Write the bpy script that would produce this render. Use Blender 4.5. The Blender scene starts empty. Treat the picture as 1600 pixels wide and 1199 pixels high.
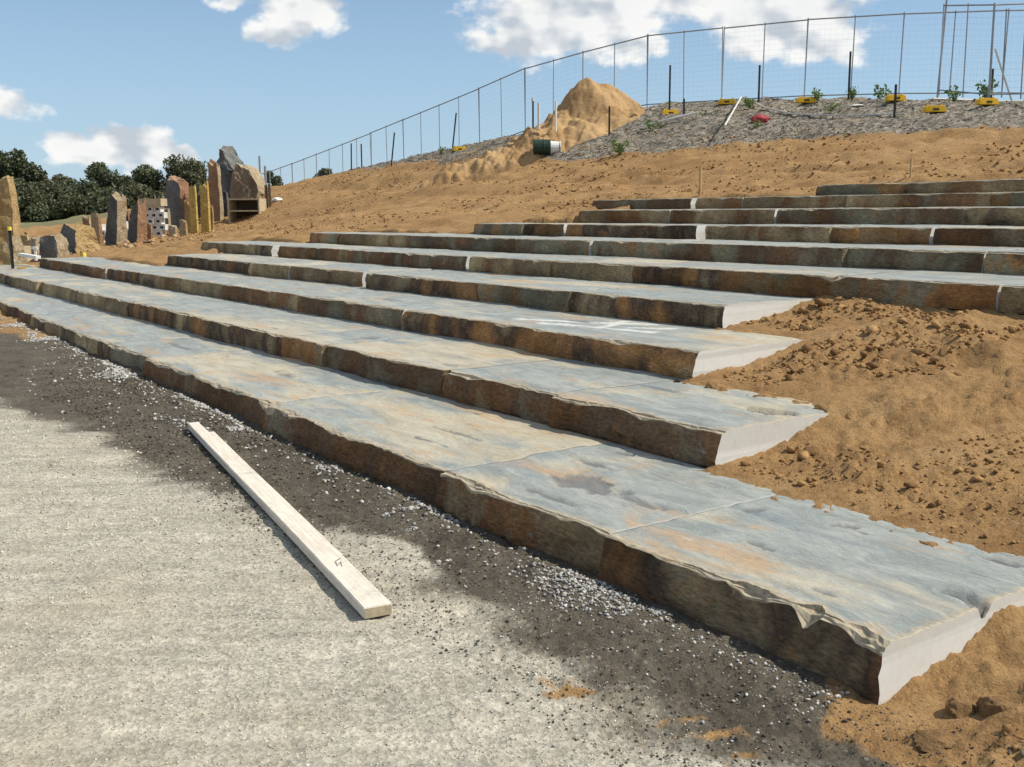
import bpy, bmesh, math, random
import numpy as np
from mathutils import Matrix, Vector

# ------------------------------------------------------------------ camera, sky, sun
sc = bpy.context.scene
COL = sc.collection
EYE = 1.6
PITCH = math.atan((599.5 - 326) / 1618.0)
ROLL = -0.006
cam_d = bpy.data.cameras.new('camera'); cam = bpy.data.objects.new('camera', cam_d); COL.objects.link(cam)
cam_d.sensor_width = 36.0; cam_d.lens = 1618.0 * 36.0 / 1600.0
cam_d.clip_start = 0.05; cam_d.clip_end = 3000
cam.matrix_world = Matrix.Translation((0, 0, EYE)) @ Matrix.Rotation(math.pi / 2 - PITCH, 4, 'X') @ Matrix.Rotation(ROLL, 4, 'Z')
sc.camera = cam
sc.view_settings.view_transform = 'Standard'
sc.view_settings.look = 'None'
sc.view_settings.exposure = 0.22
sc.view_settings.gamma = 1.0

SUN_EL = math.radians(50)
SUN_AZ = math.atan2(0.995, -0.08)            # clockwise from +Y (camera looks along +Y)
sun_dir = Vector((math.sin(SUN_AZ) * math.cos(SUN_EL), math.cos(SUN_AZ) * math.cos(SUN_EL), math.sin(SUN_EL)))
sun_d = bpy.data.lights.new('sun', 'SUN'); sun_d.energy = 4.5; sun_d.angle = math.radians(0.53); sun_d.color = (1.0, 0.94, 0.82)
sun = bpy.data.objects.new('sun', sun_d); COL.objects.link(sun)
sun.rotation_euler = (-sun_dir).to_track_quat('-Z', 'Y').to_euler()

world = bpy.data.worlds.new('World'); sc.world = world; world.use_nodes = True
SKY_STRENGTH = 0.10
world.cycles.sampling_method = 'NONE'


def build_world():
    nt = world.node_tree; nt.nodes.clear(); L = nt.links

    def N(t, **k):
        n = nt.nodes.new(t)
        for a, b in k.items(): setattr(n, a, b)
        return n

    def M(op, a, b=None, clamp=False):
        n = N('ShaderNodeMath', operation=op, use_clamp=clamp)
        for i, v in enumerate((a, b)):
            if v is None: continue
            if isinstance(v, (int, float)): n.inputs[i].default_value = v
            else: L.new(v, n.inputs[i])
        return n.outputs[0]

    def V(op, a, b):
        n = N('ShaderNodeVectorMath', operation=op)
        for i, v in enumerate((a, b)):
            if v is None: continue
            if isinstance(v, tuple): n.inputs[i].default_value = v
            else: L.new(v, n.inputs[i])
        return n
    out = N('ShaderNodeOutputWorld'); bg = N('ShaderNodeBackground'); bg.inputs[1].default_value = SKY_STRENGTH
    sky = N('ShaderNodeTexSky', sky_type='NISHITA'); sky.sun_disc = False
    sky.sun_elevation = SUN_EL; sky.sun_rotation = SUN_AZ
    sky.air_density = 1.0; sky.dust_density = 0.1; sky.ozone_density = 2.2; sky.altitude = 100
    tc = N('ShaderNodeTexCoord'); dirv = V('NORMALIZE', tc.outputs['Generated'], None).outputs[0]
    sep = N('ShaderNodeSeparateXYZ'); L.new(dirv, sep.inputs[0])
    az = M('ARCTAN2', sep.outputs[0], sep.outputs[1]); el = M('ARCSINE', sep.outputs[2])
    cmb = N('ShaderNodeCombineXYZ'); L.new(az, cmb.inputs[0]); L.new(el, cmb.inputs[1])
    wn = N('ShaderNodeTexNoise'); wn.inputs['Scale'].default_value = 22; wn.inputs['Detail'].default_value = 3
    L.new(dirv, wn.inputs['Vector'])
    wob = V('MULTIPLY', V('SUBTRACT', wn.outputs['Color'], (.5, .5, .5)).outputs[0], (.05, .035, 0)).outputs[0]
    P = V('ADD', cmb.outputs[0], wob).outputs[0]
    D = 28.24
    px = [(865, 52, 118, 58), (948, 36, 100, 66), (800, 84, 68, 30), (900, -30, 120, 50), (1168, 48, 84, 62), (1228, 44, 92, 76),
          (1262, 95, 52, 30), (1225, -30, 95, 55), (1000, 96, 45, 22), (490, 32, 66, 52), (452, 78, 48, 20), (515, -20, 66, 40),
          (1062, 18, 70, 44), (385, 30, 30, 11), (14, 102, 26, 15), (40, 180, 74, 26), (10, 160, 30, 26), (4, 212, 24, 24), (228, 222, 54, 26),
          (160, 232, 40, 18), (280, 250, 50, 16), (200, 250, 70, 18), (262, 238, 34, 22)]
    blobs = [((x - 800) / D * .985, (326 - y) / D, a / D, b / D) for x, y, a, b in px]
    cur = None
    R = math.radians
    for a, e, ra, re in blobs:
        v = V('SUBTRACT', P, (R(a), R(e), 0)).outputs[0]
        v = V('MULTIPLY', v, (1 / R(ra), 1 / R(re), 0)).outputs[0]
        ln = N('ShaderNodeVectorMath', operation='LENGTH'); L.new(v, ln.inputs[0])
        cur = ln.outputs['Value'] if cur is None else M('SMOOTH_MIN', cur, ln.outputs['Value'])
        if cur.node.type == 'MATH': cur.node.inputs[2].default_value = 0.25
    # the same fair-weather cumulus goes on round the rest of the sky
    vo = N('ShaderNodeTexVoronoi', voronoi_dimensions='2D'); vo.inputs['Scale'].default_value = 1.0; vo.inputs['Randomness'].default_value = .9
    L.new(V('MULTIPLY', P, (3.6, 7.0, 0)).outputs[0], vo.inputs['Vector'])
    other = M('MULTIPLY', vo.outputs['Distance'], 2.9)
    inview = M('MULTIPLY', M('LESS_THAN', M('ABSOLUTE', az), R(33)), M('LESS_THAN', el, R(15.5)))
    low = M('LESS_THAN', el, R(3.0))
    cur = M('ADD', M('MULTIPLY', cur, inview), M('MULTIPLY', M('ADD', other, M('MULTIPLY', low, 3.0)), M('SUBTRACT', 1.0, inview)))

    def noise(vec, scale, det, rough):
        n = N('ShaderNodeTexNoise'); n.inputs['Scale'].default_value = scale; n.inputs['Detail'].default_value = det
        n.inputs['Roughness'].default_value = rough; L.new(vec, n.inputs['Vector']); return n.outputs[0]
    stretch = V('MULTIPLY', dirv, (1, 1, 1.5)).outputs[0]
    n1 = noise(stretch, 26, 7, .58)
    s = 0.022
    off = V('ADD', stretch, (sun_dir.x * s, sun_dir.y * s, sun_dir.z * s * 1.5)).outputs[0]
    n2 = noise(off, 26, 2.5, .5); n3 = noise(stretch, 26, 2.5, .5)
    dens = M('ADD', M('SUBTRACT', 1.0, cur), M('MULTIPLY', M('SUBTRACT', n1, .5), 1.9))
    mr = N('ShaderNodeMapRange', interpolation_type='SMOOTHSTEP'); L.new(dens, mr.inputs[0])
    mr.inputs[1].default_value = -0.14; mr.inputs[2].default_value = 0.34
    alpha = M('MULTIPLY', mr.outputs[0], 0.93)
    lit = M('ADD', M('MULTIPLY', M('SUBTRACT', n3, n2), 3.6), .72, clamp=True)
    lit2 = M('SUBTRACT', lit, M('MULTIPLY', M('SUBTRACT', 1.0, cur), .22), clamp=True)
    cc = N('ShaderNodeMix', data_type='RGBA'); L.new(lit2, cc.inputs[0])
    k = 1 / SKY_STRENGTH
    cc.inputs[6].default_value = (.48 * k, .52 * k, .57 * k, 1); cc.inputs[7].default_value = (.88 * k, .87 * k, .84 * k, 1)
    # thin milky veil of summer haze in the whole sky
    veil = N('ShaderNodeMix', data_type='RGBA'); hz = N('ShaderNodeMapRange', interpolation_type='SMOOTHSTEP'); L.new(el, hz.inputs[0]); hz.inputs[1].default_value = 0; hz.inputs[2].default_value = math.radians(14); hz.inputs[3].default_value = .72; hz.inputs[4].default_value = .20; L.new(hz.outputs[0], veil.inputs[0])
    L.new(sky.outputs[0], veil.inputs[6]); veil.inputs[7].default_value = (.32 * k, .49 * k, .68 * k, 1)
    mx = N('ShaderNodeMix', data_type='RGBA'); L.new(alpha, mx.inputs[0]); L.new(veil.outputs[2], mx.inputs[6]); L.new(cc.outputs[2], mx.inputs[7])
    L.new(mx.outputs[2], bg.inputs[0]); L.new(bg.outputs[0], out.inputs[0])


build_world()

# ------------------------------------------------------------------ noise
def _h(ix, iy, iz, seed):
    n = (ix.astype(np.int64) * 374761393 + iy.astype(np.int64) * 668265263 + iz.astype(np.int64) * 2147483647 + seed * 974634777) & 0xffffffff
    n = ((n ^ (n >> 13)) * 1274126177) & 0xffffffff
    n = ((n ^ (n >> 16)) * 2246822519) & 0xffffffff
    return ((n ^ (n >> 15)) & 0xffffff) / float(0xffffff)


def vn2(x, y, seed=0):
    x = np.asarray(x, float); y = np.asarray(y, float)
    ix = np.floor(x); iy = np.floor(y); fx = x - ix; fy = y - iy
    fx = fx * fx * fx * (fx * (fx * 6 - 15) + 10); fy = fy * fy * fy * (fy * (fy * 6 - 15) + 10)
    z = np.zeros_like(ix)
    a = _h(ix, iy, z, seed); b = _h(ix + 1, iy, z, seed); c = _h(ix, iy + 1, z, seed); d = _h(ix + 1, iy + 1, z, seed)
    return (a + (b - a) * fx) * (1 - fy) + (c + (d - c) * fx) * fy


def fbm(x, y, seed=0, oct=4, gain=.5):
    s = 0; a = 1; t = 0
    for i in range(oct):
        s = s + a * vn2(x * 2.03 ** i + i * 17.3, y * 2.03 ** i - i * 9.1, seed + i); t += a; a *= gain
    return s / t * 2 - 1            # about -1..1


def vn3(p, seed=0):
    ip = np.floor(p); f = p - ip; f = f * f * (3 - 2 * f)
    r = 0
    for dx in (0, 1):
        for dy in (0, 1):
            for dz in (0, 1):
                w = (f[:, 0] if dx else 1 - f[:, 0]) * (f[:, 1] if dy else 1 - f[:, 1]) * (f[:, 2] if dz else 1 - f[:, 2])
                r = r + w * _h(ip[:, 0] + dx, ip[:, 1] + dy, ip[:, 2] + dz, seed)
    return r * 2 - 1


def sstep(a, b, x):
    t = np.clip((x - a) / (b - a), 0, 1); return t * t * (3 - 2 * t)


# ------------------------------------------------------------------ object helpers
def tag(o, label=None, cat=None, group=None, kind=None):
    if label: o['label'] = label
    if cat: o['category'] = cat
    if group: o['group'] = group
    if kind: o['kind'] = kind
    return o


def empty(name, loc, rz=0.0):
    o = bpy.data.objects.new(name, None); COL.objects.link(o); o.location = loc; o.rotation_euler = (0, 0, rz)
    o.empty_display_size = .2
    return o


def link(name, me, parent=None, loc=None, rot=None):
    o = bpy.data.objects.new(name, me); COL.objects.link(o)
    if parent: o.parent = parent
    if loc is not None: o.location = loc
    if rot is not None: o.rotation_euler = rot
    return o


def mesh_np(name, V, F, mats, midx=None, smooth=False, recalc=False):
    """V (n,3) array; F (m,4) or (m,3) int array or list of tuples"""
    me = bpy.data.meshes.new(name)
    if isinstance(F, np.ndarray):
        k = F.shape[1]; m = len(F)
        me.vertices.add(len(V)); me.vertices.foreach_set('co', np.asarray(V, np.float32).ravel())
        me.loops.add(m * k); me.loops.foreach_set('vertex_index', F.astype(np.int32).ravel())
        me.polygons.add(m); me.polygons.foreach_set('loop_start', np.arange(0, m * k, k, dtype=np.int32))
        me.polygons.foreach_set('loop_total', np.full(m, k, np.int32))
        me.update(calc_edges=True)
    else:
        me.from_pydata([tuple(v) for v in V], [], [tuple(int(i) for i in f) for f in F])
    for m_ in mats: me.materials.append(m_)
    if midx is not None: me.polygons.foreach_set('material_index', np.asarray(midx, np.int32))
    if recalc:
        bm = bmesh.new(); bm.from_mesh(me); bmesh.ops.recalc_face_normals(bm, faces=bm.faces); bm.to_mesh(me); bm.free()
    if smooth is True: me.polygons.foreach_set('use_smooth', np.ones(len(me.polygons), bool))
    me.update()
    return me


def fattr(me, name, arr):
    a = me.attributes.new(name, 'FLOAT', 'POINT'); a.data.foreach_set('value', np.asarray(arr, np.float32).ravel())


class MB:
    """collects boxes, tubes and prisms into one mesh"""
    def __init__(self): self.v = []; self.f = []; self.m = []

    def box(self, c, size, rz=0, mi=0, rot=None):
        b = len(self.v); R = rot if rot is not None else Matrix.Rotation(rz, 3, 'Z')
        for sx in (-1, 1):
            for sy in (-1, 1):
                for sz in (-1, 1):
                    p = R @ Vector((sx * size[0] / 2, sy * size[1] / 2, sz * size[2] / 2)); self.v.append((p.x + c[0], p.y + c[1], p.z + c[2]))
        for q in ((0, 1, 3, 2), (4, 6, 7, 5), (0, 4, 5, 1), (2, 3, 7, 6), (0, 2, 6, 4), (1, 5, 7, 3)):
            self.f.append(tuple(b + i for i in q)); self.m.append(mi)
        return self

    def tube(self, pts, r, n=6, mi=0, r1=None):
        pts = [Vector(p) for p in pts]; b = len(self.v); k = len(pts)
        for i, p in enumerate(pts):
            d = (pts[min(i + 1, k - 1)] - pts[max(i - 1, 0)]).normalized()
            a = Vector((0, 0, 1)) if abs(d.z) < .9 else Vector((1, 0, 0))
            x = d.cross(a).normalized(); y = d.cross(x)
            rr = r if r1 is None else r + (r1 - r) * i / max(1, k - 1)
            for j in range(n):
                t = 2 * math.pi * j / n; q = p + x * (math.cos(t) * rr) + y * (math.sin(t) * rr); self.v.append(tuple(q))
        for i in range(k - 1):
            for j in range(n):
                self.f.append((b + i * n + j, b + i * n + (j + 1) % n, b + (i + 1) * n + (j + 1) % n, b + (i + 1) * n + j)); self.m.append(mi)
        self.f.append(tuple(b + j for j in range(n - 1, -1, -1))); self.m.append(mi)
        self.f.append(tuple(b + (k - 1) * n + j for j in range(n))); self.m.append(mi)
        return self

    def prism(self, outline, y0, y1, mi=0):
        """outline in local x,z; extruded along y"""
        b = len(self.v); n = len(outline)
        for y in (y0, y1):
            for x, z in outline: self.v.append((x, y, z))
        self.f.append(tuple(b + i for i in range(n))); self.f.append(tuple(b + n + i for i in range(n - 1, -1, -1))); self.m += [mi, mi]
        for i in range(n):
            j = (i + 1) % n; self.f.append((b + i, b + n + i, b + n + j, b + j)); self.m.append(mi)
        return self

    def build(self, name, mats, parent=None, loc=None, rot=None, bevel=0):
        me = mesh_np(name, self.v, self.f, mats if isinstance(mats, list) else [mats], self.m, recalc=True)
        if bevel:
            bm = bmesh.new(); bm.from_mesh(me)
            bmesh.ops.bevel(bm, geom=list(bm.edges), offset=bevel, segments=2, affect='EDGES', profile=.6); bm.to_mesh(me); bm.free()
        return link(name, me, parent, loc, rot)


# ------------------------------------------------------------------ materials
def new_mat(name):
    m = bpy.data.materials.new(name); m.use_nodes = True
    nt = m.node_tree; nt.nodes.clear()
    out = nt.nodes.new('ShaderNodeOutputMaterial'); b = nt.nodes.new('ShaderNodeBsdfPrincipled'); nt.links.new(b.outputs[0], out.inputs[0])
    b.inputs['Roughness'].default_value = .85; b.inputs['Specular IOR Level'].default_value = .25
    return m, nt, b


class G:
    """tiny node-graph helper"""
    def __init__(self, nt): self.nt = nt; self.L = nt.links

    def n(self, t, **k):
        x = self.nt.nodes.new(t)
        for a, b in k.items(): setattr(x, a, b)
        return x

    def _in(self, s, v):
        if isinstance(v, (int, float)): s.default_value = v
        elif isinstance(v, tuple): s.default_value = v if len(v) == len(s.default_value) else tuple(v) + (1,)
        else: self.L.new(v, s)

    def math(self, op, a, b=0.0, c=None, clamp=False):
        x = self.n('ShaderNodeMath', operation=op, use_clamp=clamp); self._in(x.inputs[0], a); self._in(x.inputs[1], b)
        if c is not None: self._in(x.inputs[2], c)
        return x.outputs[0]

    def attr(self, name): return self.n('ShaderNodeAttribute', attribute_name=name).outputs['Fac']

    def pos(self): return self.n('ShaderNodeNewGeometry').outputs['Position']

    def mapped(self, v, rz=0, scale=(1, 1, 1), loc=(0, 0, 0)):
        x = self.n('ShaderNodeMapping'); self.L.new(v, x.inputs[0]); x.inputs[2].default_value = (0, 0, rz); x.inputs[3].default_value = scale; x.inputs[1].default_value = loc
        return x.outputs[0]

    def noise(self, v, s, det=4, rough=.55, dist=0):
        x = self.n('ShaderNodeTexNoise'); self.L.new(v, x.inputs['Vector']); x.inputs['Scale'].default_value = s
        x.inputs['Detail'].default_value = det; x.inputs['Roughness'].default_value = rough; x.inputs['Distortion'].default_value = dist
        return x.outputs[0]

    def voro(self, v, s, feat='F1', out='Distance', rnd=1):
        x = self.n('ShaderNodeTexVoronoi', feature=feat); self.L.new(v, x.inputs['Vector']); x.inputs['Scale'].default_value = s; x.inputs['Randomness'].default_value = rnd
        return x.outputs[out]

    def rng(self, v, a, b, c=0, d=1, smooth=True):
        x = self.n('ShaderNodeMapRange', interpolation_type='SMOOTHSTEP' if smooth else 'LINEAR'); self._in(x.inputs[0], v)
        for i, q in enumerate((a, b, c, d)): x.inputs[i + 1].default_value = q
        return x.outputs[0]

    def mix(self, f, a, b, blend='MIX'):
        x = self.n('ShaderNodeMix', data_type='RGBA', blend_type=blend); self._in(x.inputs[0], f); self._in(x.inputs[6], a); self._in(x.inputs[7], b)
        return x.outputs[2]

    def bump(self, h, strength, dist, prev=None):
        x = self.n('ShaderNodeBump'); x.inputs['Strength'].default_value = strength; x.inputs['Distance'].default_value = dist; self.L.new(h, x.inputs['Height'])
        if prev is not None: self.L.new(prev, x.inputs['Normal'])
        return x.outputs[0]

    def bright(self, col, fac):
        return self.mix(1.0, col, self.comb(fac), 'MULTIPLY')

    def comb(self, f):
        x = self.n('ShaderNodeCombineColor')
        for i in range(3): self._in(x.inputs[i], f)
        return x.outputs[0]


ROW_ANG = math.atan2(.81857, -.57441)       # direction the stone rows run


def plain(name, col, rough=.8, var=.25, scale=8, metal=0, spec=.25, bump=0):
    m, nt, b = new_mat(name); g = G(nt); p = g.n('ShaderNodeTexCoord').outputs['Object']
    f = g.noise(p, scale, 5, .65)
    c = g.bright(tuple(col), g.rng(f, .25, .75, 1 - var, 1 + var, False))
    nt.links.new(c, b.inputs[0]); b.inputs['Roughness'].default_value = rough; b.inputs['Metallic'].default_value = metal
    b.inputs['Specular IOR Level'].default_value = spec
    if bump: nt.links.new(g.bump(f, .6, bump), b.inputs['Normal'])
    return m


def mat_ground():
    m, nt, b = new_mat('ground'); g = G(nt); p = g.pos()
    fine = g.noise(p, 55, 5, .7); mid = g.noise(p, 7, 5, .62); big = g.noise(p, .9, 4, .55)
    v1 = g.voro(p, 75, out='Color'); vd = g.voro(p, 75)
    v2 = g.voro(p, 30, out='Color')
    def red(c): x = g.n('ShaderNodeSeparateColor'); g.L.new(c, x.inputs[0]); return x.outputs[0]
    r1 = red(v1); r2 = red(v2)
    # pale compacted crushed rock
    gr = g.mix(mid, (.345, .315, .252), (.505, .47, .385))
    gr = g.bright(gr, g.rng(r1, 0, 1, .72, 1.22, False))
    gr = g.bright(gr, g.rng(r2, 0, 1, .9, 1.08, False))
    gr = g.mix(g.rng(big, .45, .72, 0, .4), gr, (.40, .33, .23))
    # damp dark soil
    dm = g.mix(mid, (.058, .050, .038), (.145, .124, .093))
    dm = g.bright(dm, g.rng(fine, .25, .75, .6, 1.5, False))
    dm = g.mix(g.rng(r1, .95, .99, 0, .4), dm, (.36, .34, .29)); dm = g.bright(dm, g.rng(g.noise(p, 2.4, 5, .65), .3, .7, .72, 1.35, False))
    # orange dirt
    dt = g.mix(big, (.315, .182, .075), (.435, .272, .125))
    dt = g.mix(g.rng(mid, .5, .8, 0, .75), dt, (.235, .118, .045))
    dt = g.mix(g.rng(g.noise(p, 2.6, 5, .6), .52, .75, 0, .45), dt, (.45, .30, .155))
    hs = g.mapped(p, -ROW_ANG, (.14, 1.5, 1)); dt = g.mix(g.rng(g.noise(hs, 1.1, 7, .68, .6), .47, .64, 0, .62), dt, (.25, .138, .056))
    dt = g.mix(g.rng(g.noise(p, 20, 4, .7), .56, .72, 0, .6), dt, (.19, .105, .045))
    dt = g.bright(dt, g.rng(fine, .25, .75, .74, 1.22, False))
    # gravel mulch on the crest
    vm = g.voro(p, 11, out='Color'); vs = g.voro(p, 23, out='Color')
    ml = g.bright((.225, .196, .155), g.rng(red(vm), 0, 1, .45, 1.5, False))
    ml = g.bright(ml, g.rng(red(vs), 0, 1, .6, 1.4, False))
    ml = g.mix(g.rng(g.noise(p, .7, 4), .55, .75, 0, .6), ml, (.36, .28, .17))
    # dry grass far off
    ga = g.mix(g.noise(p, .12, 5, .7), (.10, .115, .05), (.27, .24, .13))
    def edge(a, wob, lo=.4, hi=.6):
        return g.rng(g.math('ADD', g.attr(a), g.math('MULTIPLY', g.math('SUBTRACT', wob, .5), .55)), lo, hi)
    wob = g.noise(p, 9, 6, .7)
    trk = g.noise(g.mapped(p, .45, (.5, 3.2, 1)), 2.2, 7, .68, .4); gr = g.bright(gr, g.rng(trk, .35, .68, 1.10, .74, False)); gr = g.mix(g.rng(g.noise(p, 34, 4, .7), .60, .70, 0, .5), gr, (.21, .18, .135))
    c = g.mix(edge('damp', g.noise(p, 22, 8, .8), .30, .70), gr, dm)
    c = g.mix(edge('dirt', wob, .38, .62), c, dt)
    c = g.mix(edge('mulch', g.noise(p, 3, 6, .75)), c, ml)
    c = g.mix(edge('grass', g.noise(p, .4, 5, .7)), c, ga)
    nt.links.new(c, b.inputs[0]); b.inputs['Roughness'].default_value = .95; b.inputs['Specular IOR Level'].default_value = .12
    bn = g.bump(fine, .55, .012); bn = g.bump(vd, .35, .008, bn); bn = g.bump(g.math('MULTIPLY', g.noise(p, 11, 7, .72), g.math('ADD', g.math('MULTIPLY', g.math('MAXIMUM', g.attr('dirt'), g.math('MULTIPLY', g.attr('damp'), .8)), .9), .15)), .75, .07, bn)
    nt.links.new(bn, b.inputs['Normal'])
    return m


def mat_tread():
    m, nt, b = new_mat('slab_cleft_top'); g = G(nt)
    rnd = g.n('ShaderNodeObjectInfo').outputs['Random']
    p = g.mapped(g.pos(), -ROW_ANG)
    off = g.n('ShaderNodeCombineXYZ'); g.L.new(g.math('MULTIPLY', rnd, 37.0), off.inputs[0]); g.L.new(g.math('MULTIPLY', rnd, 11.0), off.inputs[2])
    va = g.n('ShaderNodeVectorMath', operation='ADD'); g.L.new(p, va.inputs[0]); g.L.new(off.outputs[0], va.inputs[1]); p = va.outputs[0]
    st = g.mapped(p, 0, (.8, 2.0, 1))
    big = g.noise(st, .55, 9, .62, .5); mid = g.noise(st, 3.2, 7, .68, .8); fine = g.noise(g.mapped(p, .5, (1, 2.6, 1)), 22, 6, .72)
    sp = g.noise(p, 120, 3, .7)
    c = g.mix(g.rng(mid, .3, .7), (.215, .236, .222), (.355, .368, .335))
    tan = g.mix(g.rng(mid, .35, .65), (.44, .365, .245), (.52, .455, .325))
    slabtan = g.math('ADD', big, g.n('ShaderNodeAttribute', attribute_name='tint', attribute_type='OBJECT').outputs['Fac'])
    c = g.mix(g.rng(slabtan, .49, .60, 0, .78), c, tan)
    c = g.mix(g.rng(g.noise(st, 1.2, 9, .68, .6), .53, .66, 0, .66), c, (.46, .285, .14))
    c = g.mix(g.rng(g.noise(g.mapped(p, .2, (.7, 3.5, 1)), 5, 6, .7, .5), .60, .72, 0, .5), c, (.50, .50, .46))
    c = g.mix(g.rng(g.noise(g.mapped(p, -.12, (.9, 5.5, 1), (3, 8, 2)), 2.3, 8, .66, .3), .655, .675, 0, .75), c, (.11, .115, .125))
    c = g.mix(g.rng(g.noise(g.mapped(p, .1, (.8, 2.4, 1), (9, 1, 4)), 1.3, 5, .6, .8), .56, .70, 0, .55), c, (.185, .220, .238))
    c = g.bright(c, g.rng(fine, .25, .75, .84, 1.14, False)); c = g.bright(c, g.rng(sp, .2, .8, .86, 1.12, False))
    ed = g.attr('edge'); edn = g.rng(g.math('ADD', ed, g.math('MULTIPLY', g.math('SUBTRACT', mid, .5), .9)), .35, .8, 0, .9)
    c = g.mix(edn, c, g.mix(g.rng(fine, .3, .7), (.30, .225, .135), (.52, .44, .31)))
    c = g.mix(g.math('MULTIPLY', g.attr('hollow'), .75), c, g.mix(mid, (.075, .08, .088), (.19, .18, .165)))
    c = g.mix(g.attr('pale'), c, (.66, .65, .60))
    nt.links.new(c, b.inputs[0]); b.inputs['Roughness'].default_value = .55; b.inputs['Specular IOR Level'].default_value = .38
    bn = g.bump(mid, .6, .03); bn = g.bump(fine, .6, .010, bn); bn = g.bump(sp, .3, .002, bn)
    nt.links.new(bn, b.inputs['Normal'])
    return m


def mat_riser():
    m, nt, b = new_mat('slab_split_face'); g = G(nt)
    rnd = g.n('ShaderNodeAttribute', attribute_name='tone', attribute_type='OBJECT').outputs['Fac']
    p = g.mapped(g.pos(), -ROW_ANG)
    off = g.n('ShaderNodeCombineXYZ'); g.L.new(g.math('MULTIPLY', rnd, 53.0), off.inputs[0])
    va = g.n('ShaderNodeVectorMath', operation='ADD'); g.L.new(p, va.inputs[0]); g.L.new(off.outputs[0], va.inputs[1]); p = va.outputs[0]
    ramp = g.n('ShaderNodeValToRGB'); ramp.color_ramp.interpolation = 'LINEAR'
    cs = [(0, (.29, .145, .060)), (.16, (.19, .115, .065)), (.32, (.30, .275, .18)), (.46, (.44, .22, .080)), (.6, (.10, .068, .047)), (.8, (.52, .39, .21)), (1, (.27, .175, .095))]
    el = ramp.color_ramp.elements
    el[0].position = 0; el[0].color = cs[0][1] + (1,); el[1].position = 1; el[1].color = cs[-1][1] + (1,)
    for t, c_ in cs[1:-1]: e = el.new(t); e.color = c_ + (1,)
    patch = g.noise(g.mapped(p, 0, (1, 1, .6)), 1.5, 4, .55, .7)
    g.L.new(g.math('FRACT', g.math('ADD', g.math('MULTIPLY', rnd, 1.0), g.math('MULTIPLY', g.math('SUBTRACT', patch, .5), 1.0))), ramp.inputs[0])
    c = ramp.outputs[0]
    n2 = g.noise(p, 9, 6, .7); n3 = g.noise(g.mapped(p, 0, (1, 1, 3)), 26, 5, .7)
    c = g.mix(g.rng(n2, .56, .74, 0, .85), c, (.45, .215, .075))
    c = g.mix(g.rng(g.noise(p, 5, 5, .65, .5), .62, .72, 0, .6), c, (.28, .31, .28))
    c = g.bright(c, g.rng(n3, .25, .75, .28, 1.38, False)); c = g.bright(c, g.rng(g.noise(p, .8, 3), .35, .65, .5, 1.15, False))
    nt.links.new(c, b.inputs[0]); b.inputs['Roughness'].default_value = .85; b.inputs['Specular IOR Level'].default_value = .2
    bn = g.bump(n2, .8, .03); bn = g.bump(n3, .7, .012, bn); nt.links.new(bn, b.inputs['Normal'])
    return m


def mat_sawn():
    m, nt, b = new_mat('slab_sawn_end'); g = G(nt); p = g.pos()
    z = g.mapped(p, 0, (.25, .25, 9))
    band = g.noise(z, 1.6, 3, .5); f = g.noise(p, 40, 5, .7); cl = g.noise(p, 3, 4, .6)
    c = g.mix(g.rng(band, .42, .58), (.55, .54, .50), (.66, .655, .62))
    c = g.mix(g.rng(cl, .5, .75, 0, .35), c, (.58, .54, .45)); c = g.bright(c, g.rng(f, .25, .75, .92, 1.06, False))
    arc = g.n('ShaderNodeTexWave', wave_type='RINGS', rings_direction='SPHERICAL'); g.L.new(g.mapped(p, 0, (1, 1, 1), (-2.2, -3.4, 1.1)), arc.inputs[0]); arc.inputs['Scale'].default_value = 34; arc.inputs['Distortion'].default_value = 3; arc.inputs['Detail'].default_value = 3
    c = g.bright(c, g.rng(arc.outputs['Fac'], 0, 1, .975, 1.015, False))
    c = g.mix(g.rng(g.noise(g.mapped(p, 0, (1, 1, .5)), 7, 7, .7), .56, .72, 0, .55), c, (.40, .30, .18))
    nt.links.new(c, b.inputs[0]); b.inputs['Roughness'].default_value = .6
    nt.links.new(g.bump(f, .25, .002), b.inputs['Normal'])
    return m


def mat_vcol(name, rough=.9, spec=.15, bump=.004, bs=60):
    m, nt, b = new_mat(name); g = G(nt)
    a = g.n('ShaderNodeAttribute', attribute_name='col').outputs['Color']
    f = g.noise(g.pos(), bs, 4, .7)
    nt.links.new(g.bright(a, g.rng(f, .25, .75, .75, 1.25, False)), b.inputs[0]); b.inputs['Roughness'].default_value = rough; b.inputs['Specular IOR Level'].default_value = spec
    if bump: nt.links.new(g.bump(f, .6, bump), b.inputs['Normal'])
    return m


def mat_dirt(name='loose_dirt'):
    m, nt, b = new_mat(name); g = G(nt); p = g.pos()
    big = g.noise(p, .9, 5, .6); mid = g.noise(p, 6, 6, .68); fine = g.noise(p, 45, 5, .7)
    c = g.mix(g.rng(big, .35, .65), (.32, .195, .09), (.44, .29, .145)); c = g.mix(g.rng(mid, .52, .75, 0, .7), c, (.25, .14, .06))
    c = g.bright(c, g.rng(fine, .25, .75, .8, 1.2, False))
    nt.links.new(c, b.inputs[0]); b.inputs['Roughness'].default_value = .95; b.inputs['Specular IOR Level'].default_value = .1
    nt.links.new(g.bump(mid, .6, .06, g.bump(fine, .5, .012)), b.inputs['Normal'])
    return m


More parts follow.
